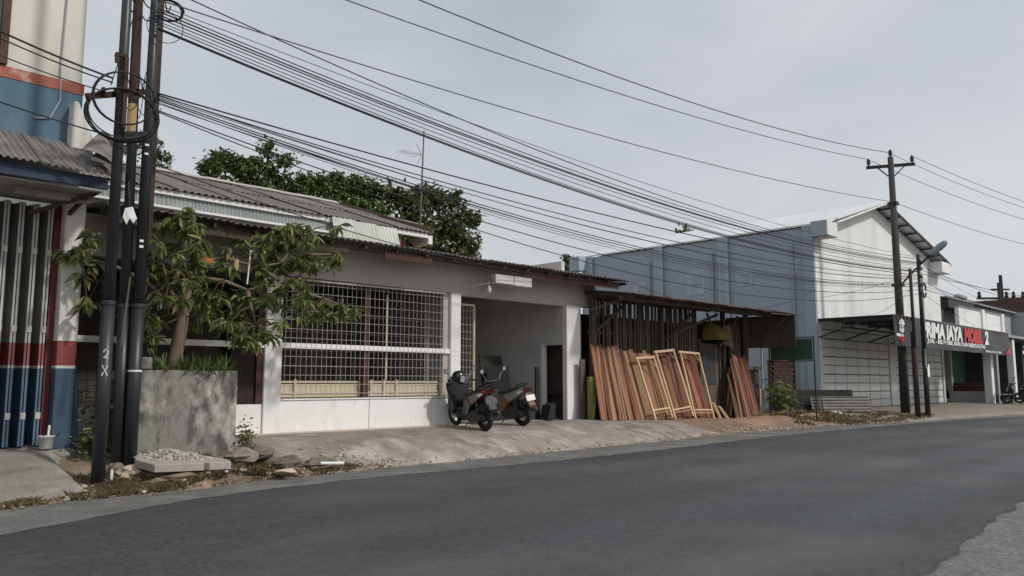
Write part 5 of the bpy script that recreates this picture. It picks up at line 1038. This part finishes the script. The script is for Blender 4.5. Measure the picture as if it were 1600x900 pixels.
bush('shrub', (25.9, 12.6, .32), 110, .26, .10, 'dusty dark shrub before the brick stub wall', 'leaf_dark', (.6, .4, .45), 'shrub')
# dry grass and litter
def grass(name, n, region, hgt, label, m='grass'):
    mb = MB(); k = 0
    while k < n:
        p = region()
        if p is None: continue
        x, y = p; z = mz(x, y) if (17.7 < x < 28.5 and 10.7 < y < 12.9) else H(x, y)
        az = rnd.random() * 6.283; h_ = hgt * rnd.uniform(.2, 1.0) * (.45 + .9 * abs(nz1(x * 3.1, y * 3.1, 6)) + .2); w_ = rnd.uniform(.0016, .0038) * (1 if x < 10 else 2.6); dx, dy = math.cos(az), math.sin(az); ln = h_ * rnd.uniform(.2, 1.3)
        a2 = rnd.random() * 6.283
        mb.add([(x - dx * w_, y - dy * w_, z - .01), (x + dx * w_, y + dy * w_, z - .01), (x + math.cos(a2) * ln * .4 + dx * w_ * .7, y + math.sin(a2) * ln * .4 + dy * w_ * .7, z + h_ * .6), (x + math.cos(a2) * ln, y + math.sin(a2) * ln, z + h_)], [(0, 1, 2), (0, 2, 3)]); k += 1
    o = mb.build(name, m, kind='stuff'); o['label'] = label; o['category'] = 'grass'
def reg_left():
    x = rnd.uniform(.2, 7.6); s_ = interp(SHO, x); y = s_ - .02 + abs(rnd.gauss(0, .5)) + (0 if rnd.random() < .5 else rnd.random() * .6)
    if x < 3.3 and y > s_ + .36 + .15 * nz1(x * 3): return None
    if x > 5.9 and y > s_ + .30 * (7.6 - x): return None
    if y > 11.45 or nz1(x * 2.3, y * 2.3, 3) + .5 * nz1(x * 6, y * 6, 8) < .02 - .25 * (rnd.random() < .12): return None
    return x, y
grass('dry_grass', 24000, reg_left, .105, 'dry brown verge grass along the left roadside')
def reg_right():
    x = rnd.uniform(22.8, 29.2); y = rnd.uniform(interp(SHO, x) + .12, 12.5)
    if nz1(x * .9, y * 1.5, 9) < -.12 + .25 * (x < 24): return None
    if x > 27.5 and y > 11.8 - .9 * (x - 27.5): return None
    return x, y
grass('weedy_grass', 5200, reg_right, .17, 'weedy patch of dry grass before the stacked sheets')
def reg_pole():
    a = rnd.random() * 6.28; r_ = abs(rnd.gauss(0, .35)); return 30.3 + r_ * math.cos(a) * 1.4, 9.75 + r_ * math.sin(a) * .5
grass('weedy_grass', 700, reg_pole, .15, 'grass tuft round the feet of the paired poles')
mb = MB()
for k in range(1500):
    u = rnd.random()
    if u < .55: x = rnd.uniform(0, 8); y = interp(SHO, x) + rnd.gauss(.1, .16)
    elif u < .75: x = rnd.uniform(6, 17); y = interp(SHO, x) + rnd.gauss(.02, .06)
    else: x = rnd.uniform(18, 28); y = interp(SHO, x) + abs(rnd.gauss(.1, .45))
    if y > 12.4: continue
    z = (mz(x, y) if (17.7 < x < 28.5 and y > 10.7) else H(x, y)) + .03; s_ = rnd.uniform(.012, .04); a = rnd.random() * 6.28; e = rnd.uniform(-.5, .5)
    dx, dy = math.cos(a) * s_, math.sin(a) * s_
    mb.add([(x - dx, y - dy, z), (x - dy * .5, y + dx * .5, z + e * s_), (x + dx, y + dy, z + s_ * .3), (x + dy * .5, y - dx * .5, z)], [(0, 1, 2), (0, 2, 3)])
o = mb.build('leaf_litter', 'litter', kind='stuff'); o['label'] = 'dry leaf litter scattered along the road verge'; o['category'] = 'litter'
mb = MB()
for k in range(520):
    x = rnd.uniform(.5, 8) if k % 2 else rnd.uniform(18, 28); y = interp(SHO, x) + abs(rnd.gauss(.1, .35)); s_ = rnd.uniform(.012, .045); z = (mz(x, y) if (17.7 < x < 28.5 and 10.7 < y) else H(x, y))
    mb.blob((x, y, z + .02 + s_ * .2), (s_, s_ * .8, s_ * .6), k, .3, 6, 4)
o = mb.build('small_stones', 'gravel', kind='stuff'); o['label'] = 'scattered small stones along the verge'; o['category'] = 'stones'
for k, (x, y) in enumerate(((24.2, 11.35), (26.9, 11.25), (27.3, 11.6))):
    o = MB().blob((x, y, mz(x, y) + .05), (.09, .07, .05), 50 + k, .35, 8, 5).build('plastic_scrap', 'whitepaper'); tag(o, ('white scrap of rubbish near the green signboard post', 'white scrap of rubbish at the road edge before the stacked sheets', 'white scrap of rubbish nearest the stacked sheets in the grass')[k], 'litter')

# ------------------------------------------------------------------ things between shed and hall
sg_ = thing('green_signboard', (24.3, 11.6, .2), 'dull green signboard on slim posts beside the shed', 'sign')
B(24.28, 24.32, 10.95, 12.35, 2.12, 2.78).build('board', 'signgreen', sg_); 
for y in (10.9, 12.4): MB().tube([(24.3, y, .1), (24.3, y, 2.86)], .025, 6).build('post', 'steel_black', sg_)
for z in (2.085, 2.83): MB().bar((24.3, 10.9, z), (24.3, 12.4, z), .03, .03).build('rail', 'steel_black', sg_)
bw = thing('brick_stub_wall', (27.2, 13.4, .35), 'stub of dull red brick wall between shed and blue wall', 'wall')
B(26.32, 27.95, 13.4, 13.52, .3, 2.2).build('core', 'mortar', bw)
bm1 = B(0, .21, 0, .09, 0, .075).mesh('brick')
for r_ in range(21):
    for c_ in range(8): 
        x = 26.3 + c_ * .222 + (.11 if r_ % 2 else 0)
        if x < 27.85: piece('brick', bm1, 'brick', bw, (x, 13.31 + .008 * rnd.random(), .32 + r_ * .09))
B(27.96, 28.1, 13.3, 13.55, .3, 2.3).build('wooden_jamb', 'oldwood', bw)
bf = thing('black_fence', (27.6, 12.2, .35), 'low black board fence behind the stacked sheets', 'fence')
dv_ = Vector((1.9, -1.35, 0)).normalized()
for k in range(3): MB().bar(Vector((26.1, 13.1, .56 + k * .24)), Vector((28.6, 11.5, .56 + k * .24)), .03, .225).build('board', 'inkblack', bf)
for t in (0, .5, 1): p = Vector((26.12, 13.13, 0)).lerp(Vector((28.58, 11.55, 0)), t); B(p.x - .03, p.x + .03, p.y - .0, p.y + .06, .25, 1.15).build('post', 'inkblack', bf)
ccm = corr_mesh('corrugated_sheet', .58, 1.8, .105, .02, .006, 6)
for k in range(4):
    o = piece('corrugated_sheet', ccm, 'asbestos', None, (26.95 + .08 * k, 12.22 - .10 * k, .36))
    d = Vector((1.85, -1.3, .0)).normalized(); nrm = Vector((-d.y, d.x, 0)); upv = (Vector((0, 0, 1)) * .96 + Vector((.45, .62, 0)).normalized() * .28).normalized()
    o.rotation_euler = Matrix((upv, d, upv.cross(d))).transposed().to_euler()
    tag(o, ('grey corrugated sheet leaning on the black fence, rearmost', 'grey corrugated sheet, second from the rear of the leaning stack', 'grey corrugated sheet, second from the front of the leaning stack', 'grey corrugated sheet at the front of the leaning stack')[k], 'sheet', 'corrugated sheets leaning on the fence')
for k in range(14):
    x = rnd.uniform(23.9, 25.6); y = rnd.uniform(11.7, 12.4); a = rnd.uniform(-.6, .6); l = rnd.uniform(.3, .8)
    o = MB().bar((x - l / 2 * math.cos(a), y - l / 2 * math.sin(a), mz(x, y) + .05), (x + l / 2 * math.cos(a), y + l / 2 * math.sin(a), mz(x, y) + .07 + .1 * rnd.random()), .09, .025).build('timber_offcut', 'tan' if k % 2 else 'oldwood'); tag(o, ('tan' if k % 2 else 'grey') + ' timber offcut in the scrap pile right of the shed', 'offcut', 'scrap timber offcuts')

# ------------------------------------------------------------------ trees behind the roofs
def leafy_tree(name, base, blobs, n, ls, m, label, trunk=.16, seed=1):
    r_ = random.Random(seed); t = thing(name, base, label, 'tree'); b = Vector(base)
    cen = sum((Vector(q[0]) for q in blobs), Vector()) / len(blobs); fork = Vector((cen.x, cen.y, b.z + (cen.z - b.z) * .55))
    MB().tube([b, b.lerp(fork, .5) + Vector((.1, 0, 0)), fork], [trunk, trunk * .85, trunk * .65], 8).build('trunk', 'barkdark', t, smooth=True)
    for c, r in blobs: MB().tube([fork, fork.lerp(Vector(c), .55) + Vector((0, 0, -.2)), Vector(c)], [trunk * .5, trunk * .3, trunk * .12], 6).build('limb', 'barkdark', t)
    mb = MB(); tot = sum(r[0] * r[1] * r[2] for c, r in blobs) 
    for c, r in blobs:
        c = Vector(c); k = max(6, int(n * (r[0] * r[1] * r[2]) ** .67 / sum((q[1][0] * q[1][1] * q[1][2]) ** .67 for q in blobs)))
        tw = []
        for _ in range(max(4, k // 14)):
            v = Vector((r_.gauss(0, 1), r_.gauss(0, 1), r_.gauss(0, 1))).normalized() * (r_.random() ** .45); tw.append(c + Vector((v.x * r[0] * .86, v.y * r[1] * .86, v.z * r[2] * .86)))
        for i in range(k):
            tc_ = tw[i % len(tw)]; o_ = tc_ + Vector((r_.gauss(0, ls * .45), r_.gauss(0, ls * .45), r_.gauss(0, ls * .35)))
            az = r_.random() * 6.283; el = R(r_.gauss(-10, 35)); d = Vector((math.cos(az) * math.cos(el), math.sin(az) * math.cos(el), math.sin(el)))
            xa = d.cross(Vector((r_.gauss(0, .5), r_.gauss(0, .5), 1))).normalized(); za = xa.cross(d); l = ls * r_.uniform(.6, 1.25); w = l * .28
            P = [o_, o_ + d * l * .5 + xa * w - za * l * .04, o_ + d * l - za * l * .2, o_ + d * l * .5 - xa * w - za * l * .04]
            mb.add(P, [(0, 1, 2), (0, 2, 3)])
    mb.build('crown', m, t, kind='stuff'); return t
S3 = lambda a, b=None, c=None: (a, b or a, c or a)
leafy_tree('garden_tree', (12.0, 24, .4), [((10.5, 24, 8.0), S3(.5, .7, .55)), ((10.95, 24.2, 8.55), S3(.55, .7, .38)), ((11.4, 23.8, 8.3), S3(.5)), ((11.2, 24, 7.6), S3(.7, .7, .5)), ((11.95, 24, 8.6), S3(.33)), ((12.05, 24, 8.0), S3(.6)), ((12.45, 24, 9.15), S3(.3, .3, .42)), ((12.6, 24.1, 8.4), S3(.38, .4, .45)), ((13.15, 24, 8.95), S3(.36, .4, .28)), ((13.1, 24.2, 8.2), S3(.42)), ((12.4, 24, 7.7), S3(.7, .6, .4)), ((13.5, 24, 7.9), S3(.6, .6, .5)), ((13.75, 24, 8.45), S3(.34))], 6500, .17, 'leaf_dark', 'dark clumpy tree above the grey roof ridge, leftmost of the row', seed=4)
leafy_tree('garden_tree', (15.6, 24.5, .4), [((14.6, 24.5, 8.3), S3(.6)), ((15.4, 24.5, 8.55), S3(.6, .6, .5)), ((16.3, 24.5, 8.7), S3(.6, .6, .5)), ((17.0, 24.5, 8.6), S3(.5)), ((15.6, 24.3, 7.7), S3(.9, .8, .6)), ((16.6, 24.2, 7.6), S3(.9, .8, .7)), ((14.8, 24.4, 7.5), S3(.8, .7, .5))], 7500, .2, 'leaf_mid', 'fresh green bushy tree behind the roof end, middle of the row', seed=7)
leafy_tree('teak_tree', (19.2, 24, .4), [((17.6, 24, 8.5), S3(.55)), ((18.4, 24, 8.3), S3(.7)), ((19.1, 24, 8.8), S3(.55)), ((19.8, 24, 8.6), S3(.6)), ((20.6, 24, 8.8), S3(.5)), ((21.2, 24, 8.2), S3(.6, .6, .45)), ((21.75, 24, 8.3), S3(.35, .4, .25)), ((20.3, 24, 7.6), S3(.8)), ((21.4, 24, 7.2), S3(.6, .6, .5)), ((18.6, 23.8, 7.2), S3(.9)), ((19.6, 24, 6.6), S3(.9, .8, .7)), ((20.8, 24, 6.5), S3(.6)), ((17.7, 23.8, 6.9), S3(.8)), ((21.6, 24, 6.7), S3(.35))], 5600, .28, 'leaf_dry', 'large leaved teak tree with browning leaves behind the antenna mast', seed=9)
leafy_tree('feathery_tree', (9.7, 27, .4), [((9.7, 27, 9.6), S3(.5, .5, .25)), ((10.0, 27, 9.0), S3(.6, .5, .3)), ((9.8, 27, 8.4), S3(.5, .5, .3)), ((10.2, 27, 8.5), S3(.35, .4, .2)), ((9.0, 27, 9.2), S3(.5, .4, .4))], 1300, .16, 'leaf_dark', 'thin feathery tree half hidden by the left poles', trunk=.08, seed=12)
leafy_tree('distant_tree', (36.9, 32, .4), [((36.9, 32, 9.0), S3(.45, .5, .4)), ((37.2, 32, 8.4), S3(.5, .5, .35)), ((36.5, 32, 8.3), S3(.4))], 900, .22, 'leaf_dark', 'small treetop above the house roof end beside the blue wall', trunk=.1, seed=14)
leafy_tree('distant_tree', (66, 41, .4), [((64.2, 41, 15.3), S3(.7, .7, .6)), ((66.2, 41, 15.2), S3(.9, .7, .5)), ((65.2, 41, 14.2), S3(1.2, .8, .6))], 1200, .5, 'leaf_dark', 'small dark treetop above the blue wall roof line', trunk=.25, seed=15)

# ------------------------------------------------------------------ scooters
def profile(pts, w, ins=.03, e=.6):
    """body shell from a side outline (x,z): full outline at +-w*e, shrunk outline at +-w"""
    cx = sum(p[0] for p in pts) / len(pts); cz = sum(p[1] for p in pts) / len(pts); mb = MB(); n = len(pts); rings = []
    for y, s in ((-w, 1 - ins * 4), (-w * e, 1), (w * e, 1), (w, 1 - ins * 4)): rings.append([(cx + (p[0] - cx) * s, y, cz + (p[1] - cz) * s) for p in pts])
    vs = [v for r_ in rings for v in r_]; fs = [tuple(range(n)), tuple(range(3 * n, 4 * n))]
    for k in range(3): fs += [(k*n+i, k*n+(i+1) % n, (k+1)*n+(i+1) % n, (k+1)*n+i) for i in range(n)]
    return mb.add(vs, fs)
def torus(mb, c, R_, r, n=28, k=8, sy=1.):
    return mb.tube([(c[0] + R_ * math.cos(t * 2 * math.pi / n), c[1], c[2] + R_ * math.sin(t * 2 * math.pi / n)) for t in range(n)], r, k, closed=True)
def scooter(label, side, tail, shield, steer, plate, tall=False, group=None):
    t = thing('scooter', (0, 0, 0), label, 'scooter', group); a = lambda n, mb, m, p=None, **k: mb.build(n, m, p or t, local=True, **k)
    ORIG[t.name] = Vector((0, 0, 0))
    for x, rw in ((.64, .045), (-.62, .055)):
        wh = a('wheel', torus(MB(), (x, 0, .28), .225, rw * 1.15), 'rubber', smooth=True); rm_ = MB(); torus(rm_, (x, 0, .28), .178, .018, 24, 6)
        for q in range(5): an_ = q * 1.2566; rm_.bar((x + .03 * math.cos(an_), 0, .28 + .03 * math.sin(an_)), (x + .175 * math.cos(an_ + .25), 0, .28 + .175 * math.sin(an_ + .25)), .03, .03, up=(0, 1, 0))
        rm_.lathe([(.04, -.06), (.05, -.05), (.05, .05), (.04, .06)], (x, 0, .28), 10, 'y'); a('rim', rm_, 'rim', wh)
    a('front_fender', MB().grid(10, 4, lambda u, v: (.64 + .30 * math.cos(R(10 + 135 * u)), (v - .5) * .15, .28 + (.30 + .02 * math.sin(math.pi * v)) * math.sin(R(10 + 135 * u)))), shield, smooth=True)
    for y in (-.075, .075): a('fork', MB().tube([(.64, y, .28), (.47, y * .8, .72)], .02, 8), 'engine')
    fs_ = a('front_shield', profile([(.60, .50), (.60, .62), (.50, .92), (.42, 1.0), (.37, .97), (.40, .70), (.34, .42), (.40, .30), (.50, .34)], .21, .03, .55), shield, bevel=.02, seg=2)
    a('headlight', profile([(.605, .66), (.60, .78), (.56, .86), (.54, .72)], .13, .02), 'clear', fs_)
    a('leg_panel', B(.315, .36, -.19, .19, .40, .82), 'blackplastic', bevel=.015)
    a('handle_cover', profile([(.44, .99), (.47, 1.06), (.38, 1.10), (.27, 1.05), (.30, .98)], .17, .03), 'blackplastic', bevel=.015)
    hb_ = a('handlebar', MB().tube([(.24, -.36, 1.03), (.33, -.14, 1.04), (.33, .14, 1.04), (.24, .36, 1.03)], .016, 7), 'blackplastic')
    for s in (-1, 1):
        a('grip', MB().tube([(.28, s * .26, 1.033), (.235, s * .375, 1.03)], .024, 8), 'rubber', hb_)
        a('brake_lever', MB().tube([(.34, s * .2, 1.03), (.32, s * .36, 1.02)], .007, 5), 'chrome', hb_)
        st_ = a('mirror', MB().lathe([(.01, -.012), (.06, -.008), (.062, .008), (.03, .016)], (.28, s * .36, 1.30), 12, 'x'), 'blackplastic'); a('mirror_stem', MB().tube([(.31, s * .2, 1.05), (.31, s * .27, 1.18), (.285, s * .35, 1.27)], .007, 5), 'chrome', st_)
        a('mirror_glass', MB().lathe([(.05, -.002), (.05, .0)], (.266, s * .36, 1.30), 12, 'x'), 'chrome', st_)
    a('floorboard', profile([(.36, .30), (.37, .36), (-.02, .36), (-.06, .30), (.05, .24), (.28, .25)], .17, .02), 'blackplastic', bevel=.01)
    a('side_panel', profile([(.05, .30), (.06, .40), (-.06, .70), (-.2, .75), (-.35, .55), (-.22, .36), (-.1, .28)], .165, .03), tail, bevel=.015)
    bd = a('tail_body', profile([(-.05, .56), (-.05, .72), (-.3, .77), (-.72, .90), (-.90, .88), (-.86, .80), (-.55, .62), (-.3, .52)], .15, .04), side, bevel=.02, seg=2)
    a('tail_light', profile([(-.78, .86), (-.83, .895), (-.925, .885), (-.90, .81), (-.84, .80)], .115, .02), 'redlens', bd)
    a('turn_signal', profile([(-.62, .80), (-.80, .845), (-.84, .81), (-.70, .74)], .158, .02), 'clear', bd)
    a('seat', profile([(.06, .73), (.05, .79), (-.05, .815), (-.28, .80), (-.38, .87), (-.68, .93), (-.76, .92), (-.74, .86), (-.3, .74)], .14, .03), 'blackplastic', bevel=.02, seg=2)
    a('grab_rail', MB().tube([(-.55, -.13, .88), (-.72, -.14, .98), (-.84, -.08, 1.0), (-.84, .08, 1.0), (-.72, .14, .98), (-.55, .13, .88)], .014, 6), 'blackplastic')
    a('rear_fender', profile([(-.80, .80), (-.88, .78), (-1.02, .48), (-.98, .44), (-.84, .62)], .10, .02), tail if tall else 'blackplastic', bevel=.01)
    pl_ = a('number_plate', MB().bar((-.965, 0, .60), (-.925, 0, .725), .27, .012, up=(1, 0, .3)), plate)
    a('engine', profile([(-.02, .20), (.0, .32), (-.18, .44), (-.40, .46), (-.72, .36), (-.76, .24), (-.62, .19), (-.3, .17)], .13, .03), 'engine', bevel=.02)
    a('transmission_cover', MB().add([(v[0], v[1] * .3 + .16, v[2]) for v in profile([(-.1, .24), (-.2, .38), (-.45, .42), (-.72, .36), (-.76, .27), (-.6, .2), (-.3, .18)], .1, .03).v], profile([(0, 0)] * 7, .1).f), 'engine', bevel=.01)
    a('exhaust', MB().tube([(-.15, -.12, .22), (-.35, -.17, .24), (-.5, -.18, .30), (-.9, -.19, .38)], [.025, .03, .06, .055], 10), 'engine', smooth=True); a('heat_guard', MB().tube([(-.55, -.225, .33), (-.8, -.23, .38)], .03, 6), 'chrome')
    a('air_box', profile([(-.4, .44), (-.42, .58), (-.7, .62), (-.8, .5), (-.72, .4)], .1, .02), 'blackplastic', bevel=.01)
    a('shock', MB().tube([(-.60, .15, .32), (-.55, .14, .62)], .028, 8), 'engine')
    a('stand', MB().tube([(-.18, .12, .22), (-.14, .26, .02), (-.10, .28, .008)], .011, 5), 'engine')
    return t
def park(t, x, y, head, leanx=-7):
    f = Vector((math.cos(R(head)), math.sin(R(head)))); z1 = H(x + .64 * f.x, y + .64 * f.y) + .024; z0 = H(x - .62 * f.x, y - .62 * f.y) + .024
    if y > FY: z1 = G + .02
    if y + .64 * f.y > 13.0 and 5 < x < 16: z1 = G + .02
    t.scale = (.94, .94, .93); t.location = (x, y, (z0 + z1) / 2); t.rotation_euler = (R(leanx), -math.atan2(z1 - z0, 1.26), R(head))
s1 = scooter('black scooter with dark red tail and helmet on its mirror, parked by the pillar', 'maroon', 'blackpaint', 'blackpaint', 0, 'plateb')
park(s1, 11.17, 12.38, 79)
s2 = scooter('grey and copper scooter with white number plate parked before the garage', 'greypaint', 'copper', 'blackpaint', 0, 'platew', True)
park(s2, 12.52, 12.74, 88)
for k, (x, y, lb_) in enumerate(((44.0, 9.75, 'dark scooter parked before the far shops, nearer one'), (45.6, 9.55, 'dark scooter parked before the far shops at the photo edge'), (50.0, 10.9, 'dim motorbike standing inside the far green shop'))):
    c = copy_tree(s1 if k != 1 else s2); c['label'] = lb_; park(c, x, y, 95 + 6 * k); c['group'] = 'far parked scooters'
# helmet and jacket on the first scooter
me = MB().grid(18, 12, lambda u, v: (lambda p, t: (.14 * math.sin(p) * math.cos(t) * (1.08 if math.cos(t) > 0 else 1), .125 * math.sin(p) * math.sin(t), .14 * math.cos(p) * (1 if math.cos(p) > 0 else .85)))(v * math.pi * .80, u * 2 * math.pi))
hl = thing('helmet', (11.06, 12.66, 1.52), 'glossy black helmet resting on the front scooter handlebar', 'helmet'); ORIG[hl.name] = Vector((0, 0, 0))
me.build('shell', 'blackpaint', hl, smooth=True, local=True); MB().grid(10, 4, lambda u, v: (.158 * math.cos(R(-75 + 150 * u)), .142 * math.sin(R(-75 + 150 * u)), .035 - .125 * v)).build('visor', 'visor', hl, smooth=True, local=True)
MB().lathe([(.105, -.115), (.115, -.1), (.118, -.08)], (0, 0, 0), 18).build('rim_trim', 'rubber', hl, local=True)
hl.rotation_euler = (0, R(12), R(-35))
jk = MB()
def jfn(u, v):
    t = u * 2 * math.pi; w = .20 + .05 * math.sin(v * 3.0) - .04 * v; k = 1 + .16 * nz1(math.cos(t) * 1.6 + 5, math.sin(t) * 1.6, v * 4) + .1 * nz1(t * 1.2, v * 9)
    return (11.08 + w * 1.1 * math.cos(t) * k * math.sin(math.pi * min(1, max(.06, v * 1.1 + .06))) ** .35, 12.74 + .15 * math.sin(t) * k - .06 * v, 1.52 - .62 * v + .02 * math.sin(t * 3))
jk.grid(24, 16, jfn)
o = jk.build('riding_jacket', 'cloth', smooth=True); tag(o, 'black riding jacket draped over the front of the parked scooter', 'jacket')
for k, (x, y) in enumerate(((43.05, 10.35), (43.75, 10.25))):
    t = thing('stool', (x, y, .38), ('small metal stool just right of the canopy post', 'second small metal stool, nearer the far scooters')[k], 'stool')
    B(x - .2, x + .2, y - .2, y + .2, .83, .87).build('seat', 'greyblock', t)
    for dx in (-.16, .16):
        for dy in (-.16, .16): B(x + dx - .02, x + dx + .02, y + dy - .02, y + dy + .02, .34, .829).build('leg', 'steel_black', t)
    for dy in (-.16, .16): B(x - .14, x + .14, y + dy - .012, y + dy + .012, .52, .55).build('rung', 'steel_black', t)
